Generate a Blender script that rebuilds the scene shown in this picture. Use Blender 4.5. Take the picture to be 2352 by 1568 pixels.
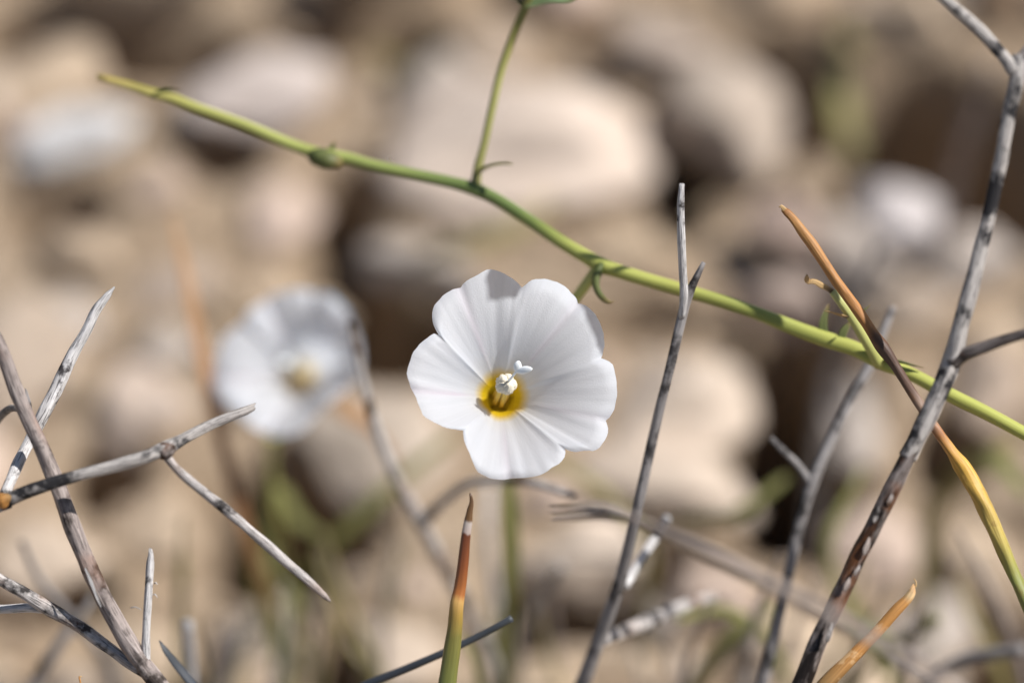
import bpy, math, random
from mathutils import Vector, noise, Quaternion

# ---------------------------------------------------------------- scene, 1 unit = 1 cm
for o in list(bpy.data.objects):
    bpy.data.objects.remove(o, do_unlink=True)
scene = bpy.context.scene
scene.unit_settings.system = 'METRIC'
scene.unit_settings.scale_length = 0.01
C = scene.collection
R = math.radians
rng = random.Random(7)

# ---------------------------------------------------------------- camera
PITCH, CAM_H, FOCUS = R(50), 44.4, 44.15
LENS, SENSOR = 100.0, 22.3
CAM = Vector((0, 0, CAM_H))
RIGHT = Vector((1, 0, 0))
FWD = Vector((0, math.cos(PITCH), -math.sin(PITCH)))
UP = Vector((0, math.sin(PITCH), math.cos(PITCH)))
cd = bpy.data.cameras.new('camera')
cam = bpy.data.objects.new('camera', cd)
C.objects.link(cam)
cam.location = CAM
cam.rotation_euler = (math.pi / 2 - PITCH, 0, 0)
cd.lens, cd.sensor_width, cd.sensor_fit = LENS, SENSOR, 'HORIZONTAL'
cd.clip_start, cd.clip_end = 0.5, 20000
cd.dof.use_dof = True
cd.dof.focus_distance = FOCUS
cd.dof.aperture_fstop = 0.053         # f/5.3 at centimetre scale: 1.9 cm wide entrance pupil
cd.dof.aperture_blades = 0
scene.camera = cam

# ---------------------------------------------------------------- sky, sun, exposure
TO_SUN = (RIGHT * 0.60 + UP * 0.61 - FWD * 0.54).normalized()
w = bpy.data.worlds.new('World')
scene.world = w
w.use_nodes = True
nt = w.node_tree
nt.nodes.clear()
sky = nt.nodes.new('ShaderNodeTexSky')
sky.sky_type = 'NISHITA'
sky.sun_disc = False
sky.sun_elevation = math.asin(TO_SUN.z)
sky.sun_rotation = math.atan2(TO_SUN.x, TO_SUN.y)
bg = nt.nodes.new('ShaderNodeBackground')
bg.inputs['Strength'].default_value = 0.062
wo = nt.nodes.new('ShaderNodeOutputWorld')
nt.links.new(sky.outputs[0], bg.inputs[0])
nt.links.new(bg.outputs[0], wo.inputs[0])
sl = bpy.data.lights.new('sun', 'SUN')
sl.energy, sl.angle, sl.color = 4.8, R(0.53), (1.0, 0.98, 0.958)
so = bpy.data.objects.new('sun', sl)
C.objects.link(so)
so.location = TO_SUN * 100
so.rotation_euler = TO_SUN.to_track_quat('Z', 'Y').to_euler()
vs = scene.view_settings
vs.view_transform, vs.look, vs.exposure, vs.gamma = 'Standard', 'None', 0.42, 1.0
vs.use_curve_mapping = False
scene.render.engine = 'CYCLES'
scene.cycles.use_denoising = True
scene.cycles.max_bounces = 8
scene.cycles.sample_clamp_indirect = 6.0

# ---------------------------------------------------------------- helpers
VW, VH = 2352.0, 1568.0               # measuring grid of the photograph
K = SENSOR / LENS / VW                # one grid step per unit of depth


def P(x, y, d):
    """World point at depth d (cm along the view axis) seen at grid point x, y."""
    return CAM + (FWD + RIGHT * ((x - VW / 2) * K) + UP * ((VH / 2 - y) * K)) * d


def G(x, y, z=0.0):
    """World point at height z seen at grid point x, y."""
    r = FWD + RIGHT * ((x - VW / 2) * K) + UP * ((VH / 2 - y) * K)
    return CAM + r * ((CAM_H - z) / -r.z)


def tag(o, label=None, cat=None, group=None, kind=None):
    for k, v in (('label', label), ('category', cat), ('group', group), ('kind', kind)):
        if v:
            o[k] = v
    return o


def thing(name, label, cat, base, group=None):
    o = bpy.data.objects.new(name, None)
    o.empty_display_size = 0.5
    C.objects.link(o)
    o.location = base
    return tag(o, label, cat, group)


def mesh_obj(name, verts, faces, mat, parent=None, base=None, uvs=None, cols=None, smooth=True, label=None):
    """One mesh object; verts are world points, stored relative to base (the parent's world position)."""
    b = Vector(base) if base is not None else Vector((0, 0, 0))
    me = bpy.data.meshes.new(name)
    me.from_pydata([tuple(Vector(v) - b) for v in verts], [], faces)
    if uvs is not None:
        ul = me.uv_layers.new(name='UVMap')
        for p in me.polygons:
            for li in p.loop_indices:
                ul.data[li].uv = uvs[me.loops[li].vertex_index]
    if cols is not None:
        ca = me.color_attributes.new('Col', 'FLOAT_COLOR', 'POINT')
        for i, c in enumerate(cols):
            ca.data[i].color = (c[0], c[1], c[2], 1)
    if smooth:
        me.polygons.foreach_set('use_smooth', [True] * len(me.polygons))
    me.materials.append(mat)
    me.update()
    o = bpy.data.objects.new(name, me)
    C.objects.link(o)
    if parent is not None:
        o.parent = parent
        if b != Vector(parent_world(parent)):
            o.location = b - parent_world(parent)
    else:
        o.location = b
    if label:
        o['label'] = label
    return o


def parent_world(o):
    p = Vector(o.location)
    while o.parent is not None:
        o = o.parent
        p += Vector(o.location)
    return p


def catmull(pts, step):
    """Smooth path through pts with tangents scaled by the spacing, so long spans do not overshoot."""
    out = []
    n = len(pts)
    if n == 2:
        pts = [pts[0], (pts[0][0].lerp(pts[1][0], 0.5), (pts[0][1] + pts[1][1]) / 2), pts[1]]
        n = 3
    tg = []
    for i in range(n):
        if 0 < i < n - 1:
            h0, h1 = (pts[i][0] - pts[i - 1][0]).length, (pts[i + 1][0] - pts[i][0]).length
            v0, v1 = (pts[i][0] - pts[i - 1][0]) / h0, (pts[i + 1][0] - pts[i][0]) / h1
            tg.append((v0 * h1 + v1 * h0) / (h0 + h1))
        else:
            j = 1 if i == 0 else n - 1
            tg.append((pts[j][0] - pts[j - 1][0]).normalized())
    for i in range(n - 1):
        p, q = pts[i], pts[i + 1]
        L = (q[0] - p[0]).length
        k = max(2, int(L / step)) if L < 3 else max(8, int(L / (step * 4)))
        for j in range(k):
            t = j / k
            a, b2 = t * t * (3 - 2 * t), t * (1 - t) ** 2 * L
            c2 = -t * t * (1 - t) * L
            out.append((p[0] + (q[0] - p[0]) * a + tg[i] * b2 + tg[i + 1] * c2, p[1] + (q[1] - p[1]) * a))
    out.append(pts[-1])
    return out


def tube_geo(pts, seg=14, step=0.05, rough=0.06, flat=1.0, flat_dir=None, seed=0.0, ends=('flat', 'flat'), bumpf=6.0, cup=0.0):
    """Swept, uneven round stem through pts = [(world point, radius)]. flat < 1 presses it along flat_dir."""
    path = catmull([(Vector(p), r) for p, r in pts], step)
    n = len(path)
    verts, uvs = [], []
    ln, frame_n = 0.0, None
    for i, (p, r) in enumerate(path):
        t = (path[min(i + 1, n - 1)][0] - path[max(i - 1, 0)][0]).normalized()
        if flat_dir is not None:
            nn = Vector(flat_dir) - t * Vector(flat_dir).dot(t)
            nn.normalize()
        elif frame_n is None:
            nn = t.orthogonal().normalized()
        else:
            nn = (frame_n - t * frame_n.dot(t)).normalized()
        frame_n = nn
        bb = nn.cross(t)
        if i:
            ln += (p - path[i - 1][0]).length
        for k in range(seg):
            a = 2 * math.pi * k / seg
            d = bb * math.cos(a) + nn * (math.sin(a) * flat)
            q = noise.noise(Vector((p.x + math.cos(a) * r * 2, p.y + seed, p.z + math.sin(a) * r * 2)) * bumpf * 0.45)
            q2 = noise.noise(Vector((math.cos(a) * 1.5 + seed, math.sin(a) * 1.5, ln * bumpf * 0.35)))
            off = nn * (cup * r * (math.cos(a) ** 2)) if cup else Vector((0, 0, 0))
            verts.append(p + d * (r * (1 + rough * (q * 0.8 + q2 * 1.2))) + off)
            uvs.append((k / seg if k <= seg // 2 else 1 - k / seg, ln))
    faces = []
    for i in range(n - 1):
        for k in range(seg):
            k2 = (k + 1) % seg
            faces.append((i * seg + k, i * seg + k2, (i + 1) * seg + k2, (i + 1) * seg + k))
    for e, (row, sgn) in enumerate(((0, -1), (n - 1, 1))):
        p, r = path[row]
        q = path[1][0] if row == 0 else path[n - 2][0]
        t = (p - q).normalized()
        style = ends[e]
        push = {'flat': 0.15, 'point': 1.2, 'jag': 0.5}[style] * r
        if style == 'jag':
            for k in range(seg):
                j = row * seg + k
                verts[j] = verts[j] + t * (r * 1.5 * (noise.noise(Vector((k * 1.7, seed, 3.1))) + 0.9 * math.cos(2 * math.pi * k / seg + seed)))
        verts.append(p + t * push)
        uvs.append((0.5, ln if row else 0))
        ci = len(verts) - 1
        for k in range(seg):
            k2 = (k + 1) % seg
            f = (row * seg + k, row * seg + k2, ci)
            faces.append(f if row else f[::-1])
    L = max(ln, 1e-6)
    return verts, faces, uvs, L


def pxr(d, px):
    return px * K * d


def stem(name, pts, mat, parent=None, base=None, label=None, extra=None, **kw):
    """pts: (x, y, depth, half width in grid steps); extra: [(world point, radius)] appended after them."""
    wp = [(P(x, y, d), pxr(d, r)) for x, y, d, r in pts] + list(extra or [])
    v, f, u, L = tube_geo(wp, **kw)
    if extra:
        L = sum((a[0] - b2[0]).length for a, b2 in zip(wp[:len(pts)], wp[1:len(pts)]))
    cols = [(min(uv[1] / L, 1.0), 0, 0) for uv in u]          # position along the stem, for ripening colour and painted shade
    return mesh_obj(name, v, f, mat, parent, base, uvs=u, cols=cols, label=label)


def to_ground(x, y, d, r, dx=0.0, dy=0.0, bend=0.5):
    """Points carrying a stem on from a point below the frame to its root in the soil."""
    p = P(x, y, d)
    g = Vector((p.x + dx, p.y + dy, -0.4))
    m = p.lerp(g, 0.5) + Vector((dx * bend * 0.3, 0, 0))
    rr = pxr(d, r)
    return [(m, rr * 1.08), (g, rr * 1.25)]


# ---------------------------------------------------------------- materials
def new_mat(name):
    m = bpy.data.materials.new(name)
    m.use_nodes = True
    t = m.node_tree
    t.nodes.clear()
    out = t.nodes.new('ShaderNodeOutputMaterial')
    return m, t, out


def nd(t, typ, ins=None, **props):
    n = t.nodes.new(typ)
    for k, v in props.items():
        setattr(n, k, v)
    for k, v in (ins or {}).items():
        if hasattr(v, 'is_output'):
            t.links.new(v, n.inputs[k])
        else:
            n.inputs[k].default_value = v
    return n


def ramp(t, fac, stops, interp='LINEAR'):
    r = t.nodes.new('ShaderNodeValToRGB')
    r.color_ramp.interpolation = interp
    els = r.color_ramp.elements
    while len(els) < len(stops):
        els.new(0.5)
    for e, (p, c) in zip(els, stops):
        e.position = p
        e.color = (c, c, c, 1) if isinstance(c, (int, float)) else (*c, 1)
    t.links.new(fac, r.inputs[0])
    return r.outputs[0]


def mixc(t, fac, a, b, blend='MIX'):
    n = nd(t, 'ShaderNodeMix', data_type='RGBA', blend_type=blend)
    for i, v in ((0, fac), (6, a), (7, b)):
        if hasattr(v, 'is_output'):
            t.links.new(v, n.inputs[i])
        elif isinstance(v, tuple):
            n.inputs[i].default_value = (*v, 1)
        else:
            n.inputs[i].default_value = v
    return n.outputs[2]


def uv_noise(t, sx, sy, scale=1.0, detail=4.0, rough=0.6, off=0.0):
    uv = nd(t, 'ShaderNodeUVMap')
    mp = nd(t, 'ShaderNodeMapping', {'Vector': uv.outputs[0], 'Scale': (sx, sy, 1), 'Location': (off, off * 1.7, off)})
    return nd(t, 'ShaderNodeTexNoise', {'Vector': mp.outputs[0], 'Scale': scale, 'Detail': detail, 'Roughness': rough}).outputs[0]


def obj_noise(t, scale, detail=4.0, rough=0.6):
    tc = nd(t, 'ShaderNodeTexCoord')
    return nd(t, 'ShaderNodeTexNoise', {'Vector': tc.outputs['Object'], 'Scale': scale, 'Detail': detail, 'Roughness': rough}).outputs[0]


def bark(name, pale, mid, dark, lo=0.38, hi=0.62, streak=1.0, tint=None, tint_amt=0.0, ruf=0.75, crack=0.5, bump=0.6, grain=None):
    m, t, out = new_mat(name)
    blot = uv_noise(t, grain[0], grain[1], 1.0, 5, 0.65, 7.0) if grain else obj_noise(t, 2.6, 5, 0.62)
    strk = uv_noise(t, 9, 1.3 * streak, 1.0, 5, 0.65)
    fine = uv_noise(t, 26, 5.0, 1.0, 3, 0.6, 4.0)
    col = mixc(t, ramp(t, strk, [(0.33, 0.0), (0.66, 1.0)]), mid, pale)
    col = mixc(t, ramp(t, blot, [(lo, 1.0), (hi, 0.0)]), col, dark)
    if tint:
        col = mixc(t, ramp(t, obj_noise(t, 1.7, 3), [(0.52, 0.0), (0.64, tint_amt)]), col, tint)
    cr = ramp(t, fine, [(0.36, 0.0), (0.47, 1.0)])
    col = mixc(t, crack, col, mixc(t, cr, dark, col))
    h = mixc(t, 0.5, strk, fine)
    bp = nd(t, 'ShaderNodeBump', {'Height': h, 'Strength': bump, 'Distance': 0.03})
    b = nd(t, 'ShaderNodeBsdfPrincipled', {'Base Color': col, 'Roughness': ruf, 'Specular IOR Level': 0.25, 'Normal': bp.outputs[0]})
    t.links.new(b.outputs[0], out.inputs[0])
    return m


def along(name, stops, ruf=0.55, var=0.25, spec=0.35, fleck=None, fleck_amt=0.0, streak=14, bump=0.25, trans=0.0):
    """Colour that changes along a stem as it dries or ripens, painted shade included."""
    m, t, out = new_mat(name)
    at = nd(t, 'ShaderNodeVertexColor', layer_name='Col')
    sep = nd(t, 'ShaderNodeSeparateColor', {'Color': at.outputs[0]})
    wob = uv_noise(t, 3, 2.0, 1.0, 3, 0.6)
    s = nd(t, 'ShaderNodeMath', {0: wob, 1: 0.5}, operation='SUBTRACT')
    s2 = nd(t, 'ShaderNodeMath', {0: s.outputs[0], 1: 0.06, 2: sep.outputs[0]}, operation='MULTIPLY_ADD')
    col = ramp(t, s2.outputs[0], stops)
    st = uv_noise(t, streak, 1.6, 1.0, 4, 0.65, 2.0)
    k = ramp(t, st, [(0.3, 1.0 - var), (0.7, 1.0 + var * 0.6)])
    col = mixc(t, 1.0, col, k, 'MULTIPLY')
    if fleck:
        col = mixc(t, ramp(t, obj_noise(t, 7.0, 4), [(0.58, 0.0), (0.66, fleck_amt)]), col, fleck)
    bp = nd(t, 'ShaderNodeBump', {'Height': st, 'Strength': bump, 'Distance': 0.02})
    b = nd(t, 'ShaderNodeBsdfPrincipled', {'Base Color': col, 'Roughness': ruf, 'Specular IOR Level': spec, 'Normal': bp.outputs[0]})
    sh = b.outputs[0]
    if trans:
        tr = nd(t, 'ShaderNodeBsdfTranslucent', {'Color': col})
        mx = nd(t, 'ShaderNodeMixShader', {0: trans, 1: sh, 2: tr.outputs[0]})
        sh = mx.outputs[0]
    t.links.new(sh, out.inputs[0])
    return m


M = {}
M['grey'] = bark('weathered_grey_bark', (0.64, 0.595, 0.56), (0.27, 0.235, 0.215), (0.035, 0.03, 0.028), 0.38, 0.47, tint=(0.26, 0.12, 0.05), tint_amt=0.35, crack=0.8, bump=1.0)
M['mauve'] = bark('mauve_grey_bark', (0.43, 0.365, 0.33), (0.16, 0.125, 0.112), (0.035, 0.025, 0.02), 0.38, 0.48, streak=0.6, tint=(0.22, 0.10, 0.05), tint_amt=0.35, crack=0.7, bump=1.0)
M['silver'] = bark('silver_grey_bark', (0.74, 0.71, 0.685), (0.50, 0.47, 0.45), (0.06, 0.052, 0.05), 0.36, 0.42, crack=0.85, bump=1.3)
M['steel'] = bark('smooth_grey_bark', (0.34, 0.315, 0.30), (0.15, 0.135, 0.13), (0.045, 0.04, 0.038), 0.36, 0.46, crack=0.5, bump=0.6)
M['mottled'] = bark('mottled_grey_bark', (0.58, 0.53, 0.48), (0.20, 0.18, 0.17), (0.025, 0.023, 0.024), 0.42, 0.49, streak=0.8, crack=0.75, bump=1.0)
M['lensgrey'] = bark('pale_mauve_bark', (0.40, 0.335, 0.29), (0.25, 0.20, 0.17), (0.08, 0.06, 0.05), 0.32, 0.45, crack=0.3, bump=0.5)
M['charred'] = bark('dark_brown_bark_with_pale_scales', (0.32, 0.275, 0.25), (0.06, 0.04, 0.032), (0.012, 0.008, 0.006), 0.45, 0.54, streak=1.8, tint=(0.20, 0.075, 0.025), tint_amt=0.6, ruf=0.42, crack=0.5, bump=1.4, grain=(3.5, 1.5))
M['vine'] = along('fresh_green_stem', [(0.0, (0.40, 0.30, 0.10)), (0.08, (0.36, 0.345, 0.095)), (0.22, (0.295, 0.325, 0.09)), (0.33, (0.13, 0.175, 0.05)), (0.40, (0.12, 0.165, 0.045)), (0.47, (0.33, 0.345, 0.085)), (0.56, (0.34, 0.345, 0.08)), (0.62, (0.24, 0.26, 0.06)), (0.7, (0.36, 0.37, 0.085)), (1.0, (0.40, 0.41, 0.10))], ruf=0.45, var=0.12, trans=0.0)  # dark green middle stretch is shade painted into the stem colour
M['branch'] = along('olive_side_branch', [(0.0, (0.20, 0.19, 0.06)), (0.4, (0.29, 0.28, 0.09)), (0.6, (0.24, 0.22, 0.06)), (1.0, (0.17, 0.15, 0.05))], ruf=0.5, var=0.14)
M['pedicel'] = along('pale_pedicel', [(0.0, (0.38, 0.38, 0.11)), (1.0, (0.46, 0.46, 0.17))], ruf=0.45, var=0.08)
M['leaf'] = along('green_leaf', [(0.0, (0.10, 0.125, 0.035)), (0.7, (0.16, 0.175, 0.06)), (1.0, (0.26, 0.18, 0.07))], ruf=0.5, var=0.2, trans=0.3)
M['paleleaf'] = along('pale_green_leaf', [(0.0, (0.20, 0.27, 0.12)), (0.7, (0.26, 0.34, 0.17)), (1.0, (0.28, 0.27, 0.12))], ruf=0.5, var=0.15, trans=0.35)
M['dryleaf'] = along('dry_curled_bract', [(0.0, (0.05, 0.03, 0.015)), (0.25, (0.40, 0.26, 0.11)), (1.0, (0.50, 0.33, 0.16))], ruf=0.7, var=0.3)
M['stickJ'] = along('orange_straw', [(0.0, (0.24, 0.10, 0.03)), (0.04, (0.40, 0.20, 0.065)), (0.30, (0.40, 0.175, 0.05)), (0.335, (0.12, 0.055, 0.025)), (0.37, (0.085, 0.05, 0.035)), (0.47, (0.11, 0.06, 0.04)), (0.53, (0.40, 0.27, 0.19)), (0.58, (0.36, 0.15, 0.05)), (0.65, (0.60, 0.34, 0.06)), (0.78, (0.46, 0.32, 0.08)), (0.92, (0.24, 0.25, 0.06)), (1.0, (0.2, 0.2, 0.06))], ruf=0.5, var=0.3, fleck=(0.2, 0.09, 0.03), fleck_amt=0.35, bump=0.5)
M['stickK'] = along('rust_straw', [(0.0, (0.50, 0.30, 0.14)), (0.06, (0.58, 0.40, 0.20)), (0.12, (0.50, 0.24, 0.07)), (0.6, (0.44, 0.20, 0.05)), (1.0, (0.24, 0.14, 0.05))], ruf=0.65, var=0.35, fleck=(0.62, 0.42, 0.22), fleck_amt=0.5, streak=24, bump=0.5)
M['stalk'] = along('ripening_grass_stalk', [(0.0, (0.09, 0.045, 0.018)), (0.13, (0.12, 0.06, 0.02)), (0.145, (0.38, 0.32, 0.28)), (0.195, (0.36, 0.28, 0.24)), (0.205, (0.12, 0.035, 0.012)), (0.36, (0.22, 0.065, 0.018)), (0.50, (0.34, 0.12, 0.03)), (0.535, (0.50, 0.29, 0.09)), (0.60, (0.36, 0.23, 0.05)), (0.72, (0.17, 0.15, 0.035)), (1.0, (0.15, 0.165, 0.04))], ruf=0.32, var=0.15, spec=0.5)
M['blade_green'] = along('green_grass_blade', [(0.0, (0.26, 0.25, 0.09)), (0.6, (0.19, 0.185, 0.055)), (1.0, (0.10, 0.09, 0.04))], var=0.2, trans=0.3)
M['blade_olive'] = along('olive_dry_blade', [(0.0, (0.34, 0.27, 0.13)), (0.5, (0.28, 0.25, 0.09)), (1.0, (0.13, 0.11, 0.05))], var=0.2, trans=0.25)
M['blade_rust'] = along('rust_to_green_blade', [(0.0, (0.42, 0.26, 0.14)), (0.18, (0.46, 0.25, 0.12)), (0.33, (0.25, 0.11, 0.05)), (0.5, (0.20, 0.13, 0.05)), (0.6, (0.20, 0.22, 0.05)), (1.0, (0.16, 0.18, 0.05))], var=0.2, trans=0.2)
M['slate'] = along('dark_slate_leaf', [(0.0, (0.045, 0.05, 0.055)), (1.0, (0.035, 0.04, 0.05))], ruf=0.5, var=0.25)


def petal_mat():
    m, t, out = new_mat('white_petal')
    at = nd(t, 'ShaderNodeVertexColor', layer_name='Col')
    vein = uv_noise(t, 60, 1.2, 1.0, 3, 0.6)
    k = ramp(t, vein, [(0.3, 0.935), (0.7, 1.0)])
    col = mixc(t, 1.0, at.outputs[0], k, 'MULTIPLY')
    cell = obj_noise(t, 70.0, 2, 0.7)
    h = mixc(t, 0.55, vein, cell)
    bp = nd(t, 'ShaderNodeBump', {'Height': h, 'Strength': 0.6, 'Distance': 0.02})
    b = nd(t, 'ShaderNodeBsdfPrincipled', {'Base Color': col, 'Roughness': 0.42, 'Specular IOR Level': 0.4, 'Normal': bp.outputs[0]})
    tr = nd(t, 'ShaderNodeBsdfTranslucent', {'Color': col})
    mx = nd(t, 'ShaderNodeMixShader', {0: 0.60, 1: b.outputs[0], 2: tr.outputs[0]})
    t.links.new(mx.outputs[0], out.inputs[0])
    return m


def plain(name, c, ruf=0.5, var=0.15, scale=20, sss=0.0, bump=0.2, spec=0.3):
    m, t, out = new_mat(name)
    n = obj_noise(t, scale, 4)
    col = mixc(t, 1.0, c, ramp(t, n, [(0.3, 1 - var), (0.7, 1 + var * 0.4)]), 'MULTIPLY')
    bp = nd(t, 'ShaderNodeBump', {'Height': n, 'Strength': bump, 'Distance': 0.02})
    b = nd(t, 'ShaderNodeBsdfPrincipled', {'Base Color': col, 'Roughness': ruf, 'Specular IOR Level': spec, 'Normal': bp.outputs[0]})
    if sss:
        b.inputs['Subsurface Weight'].default_value = sss
        b.inputs['Subsurface Radius'].default_value = (1.0, 0.8, 0.5)
        b.inputs['Subsurface Scale'].default_value = 0.05
    t.links.new(b.outputs[0], out.inputs[0])
    return m


M['petal'] = petal_mat()
M['anther'] = plain('cream_anther', (0.74, 0.665, 0.52), 0.8, 0.12, 45, 0.0, 0.5, 0.1)
M['filament'] = plain('yellow_filament', (0.74, 0.56, 0.16), 0.6, 0.08, 20)
M['stigma'] = plain('white_stigma', (0.86, 0.88, 0.87), 0.5, 0.04, 20, 0.0, 0.1)


def stone_mat():
    m, t, out = new_mat('limestone')
    oi = nd(t, 'ShaderNodeObjectInfo')
    n1 = obj_noise(t, 1.3, 5, 0.6)
    n2 = obj_noise(t, 6.0, 6, 0.7)
    col = mixc(t, 1.0, oi.outputs['Color'], ramp(t, n1, [(0.3, 0.72), (0.7, 1.12)]), 'MULTIPLY')
    col = mixc(t, ramp(t, n2, [(0.5, 0.0), (0.75, 0.5)]), col, mixc(t, 1.0, col, (0.78, 0.60, 0.44), 'MULTIPLY'))
    bp = nd(t, 'ShaderNodeBump', {'Height': n2, 'Strength': 0.5, 'Distance': 0.12})
    b = nd(t, 'ShaderNodeBsdfPrincipled', {'Base Color': col, 'Roughness': 0.85, 'Specular IOR Level': 0.2, 'Normal': bp.outputs[0]})
    t.links.new(b.outputs[0], out.inputs[0])
    return m


def soil_mat():
    m, t, out = new_mat('dry_sandy_soil')
    n1 = obj_noise(t, 0.35, 5, 0.6)
    n2 = obj_noise(t, 2.2, 6, 0.65)
    n3 = obj_noise(t, 14.0, 4, 0.7)
    col = ramp(t, n1, [(0.30, (0.27, 0.19, 0.12)), (0.45, (0.44, 0.335, 0.235)), (0.6, (0.38, 0.275, 0.18)), (0.72, (0.50, 0.395, 0.295))])
    col = mixc(t, 1.0, col, ramp(t, n2, [(0.3, 0.62), (0.7, 1.15)]), 'MULTIPLY')
    col = mixc(t, ramp(t, n3, [(0.55, 0.0), (0.7, 0.5)]), col, (0.12, 0.08, 0.045))
    h = mixc(t, 0.4, n2, n3)
    bp = nd(t, 'ShaderNodeBump', {'Height': h, 'Strength': 0.8, 'Distance': 0.25})
    b = nd(t, 'ShaderNodeBsdfPrincipled', {'Base Color': col, 'Roughness': 0.9, 'Specular IOR Level': 0.15, 'Normal': bp.outputs[0]})
    t.links.new(b.outputs[0], out.inputs[0])
    return m


M['stone'] = stone_mat()
M['soil'] = soil_mat()

# ---------------------------------------------------------------- ground: one sheet, hollows between the stones
# (x, y, half width, half height in grid steps, depth cm)
PITS = [(300, 62, 170, 52, 2.6), (560, 75, 110, 34, 1.8), (870, 5, 110, 40, 1.8), (1440, 0, 110, 35, 1.6), (1690, 40, 100, 50, 1.6),
        (2085, 270, 115, 135, 3.0), (2250, 340, 110, 130, 2.0), (900, 735, 120, 80, 2.4), (790, 560, 70, 80, 1.2),
        (1835, 890, 95, 170, 3.2), (1790, 1080, 60, 90, 1.4), (660, 1165, 120, 105, 2.4), (1290, 1405, 120, 70, 2.4),
        (1560, 335, 45, 95, 2.4), (2310, 1480, 70, 60, 1.8), (60, 1330, 120, 40, 1.0), (780, 390, 60, 60, 1.1),
        (100, 420, 90, 50, 0.8), (1860, 200, 60, 70, 1.0), (830, 1540, 60, 60, 1.6), (500, 300, 60, 40, 1.0), (2180, 980, 50, 60, 1.2), (1400, 690, 120, 30, 1.2), (230, 1060, 60, 50, 0.9), (1500, 1240, 60, 30, 0.9), (30, 30, 60, 40, 1.2)]
PITW = []
for x, y, rx, ry, dep in PITS:
    c = G(x, y)
    s = CAM_H / math.sin(PITCH) * K
    PITW.append((c.x, c.y, rx * s * 1.35, ry * s * 1.35 / math.sin(PITCH), dep))


def ground_z(x, y):
    z = 0.55 * noise.noise(Vector((x * 0.11, y * 0.11, 1.3))) + 0.28 * noise.noise(Vector((x * 0.42, y * 0.42, 5.3))) + 0.10 * noise.noise(Vector((x * 1.3, y * 1.3, 9.1)))
    for cx, cy, rx, ry, dep in PITW:
        q = ((x - cx) / rx) ** 2 + ((y - cy) / ry) ** 2
        if q < 4:
            z -= dep * 2.0 * math.exp(-(q ** 3) * 0.7)
    far = max(abs(x), abs(y - 39))
    if far > 60:
        z += (far - 60) * 0.02 * noise.noise(Vector((x * 0.004, y * 0.004, 2.0)))
    return z - 0.35


def axis_coords(c, half, n, far):
    a = [c - half + 2 * half * i / n for i in range(n + 1)]
    e, st = [], half
    step = 2 * half / n
    while st < far:
        step *= 1.22
        st += step
        e.append(st)
    return [c - q for q in reversed(e)] + a + [c + q for q in e]


gx, gy = axis_coords(0, 14, 140, 3500), axis_coords(39, 14, 140, 3500)
gv = [(x, y, ground_z(x, y)) for y in gy for x in gx]
nx = len(gx)
gf = [(j * nx + i, j * nx + i + 1, (j + 1) * nx + i + 1, (j + 1) * nx + i) for j in range(len(gy) - 1) for i in range(nx - 1)]
tag(mesh_obj('ground', gv, gf, M['soil']), 'dry sandy brown soil littered with stones', kind='structure')

# ---------------------------------------------------------------- stones
import bmesh


def stone_mesh(seed, sub=4):
    bm = bmesh.new()
    bmesh.ops.create_icosphere(bm, subdivisions=sub, radius=1.0)
    r2 = random.Random(seed)
    planes = []
    for _ in range(15):
        n = Vector((r2.gauss(0, 1), r2.gauss(0, 1), r2.gauss(0, 0.8))).normalized()
        planes.append((n, r2.uniform(0.52, 0.86)))
    for v in bm.verts:
        d = v.co.normalized()
        rad = 1.05
        for n, h in planes:
            c = d.dot(n)
            if c > 0.05:
                rad = min(rad, h / c)
        p = d * rad
        p += d * (0.15 * noise.noise(p * 1.6 + Vector((seed * 3.1, 0, 0))) + 0.07 * noise.noise(p * 4.5 + Vector((0, seed, 0))) + 0.015 * noise.noise(p * 11))
        v.co = p
    bmesh.ops.smooth_vert(bm, verts=bm.verts, factor=0.22, use_axis_x=True, use_axis_y=True, use_axis_z=True)
    me = bpy.data.meshes.new('stone')
    bm.to_mesh(me)
    bm.free()
    me.polygons.foreach_set('use_smooth', [True] * len(me.polygons))
    me.materials.append(M['stone'])
    return me


STONES = [stone_mesh(i) for i in range(10)]
SMALL = [stone_mesh(20 + i, 3) for i in range(8)]
BEIGE, PINK, GREY, WHITE, TAN, SAND, BROWN = (0.57, 0.465, 0.37), (0.57, 0.44, 0.355), (0.46, 0.395, 0.34), (0.70, 0.62, 0.58), (0.44, 0.335, 0.23), (0.52, 0.40, 0.285), (0.26, 0.18, 0.115)


def stone(c, sx, sy, sz, rot, col, me, label, group=None, tilt=0.0, name='stone'):
    o = bpy.data.objects.new(name, me)
    C.objects.link(o)
    o.location = c
    o.scale = (sx, sy, sz)
    o.rotation_euler = (tilt, tilt * 0.6, rot)
    o.color = (*col, 1)
    return tag(o, label, 'stone', group)


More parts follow.
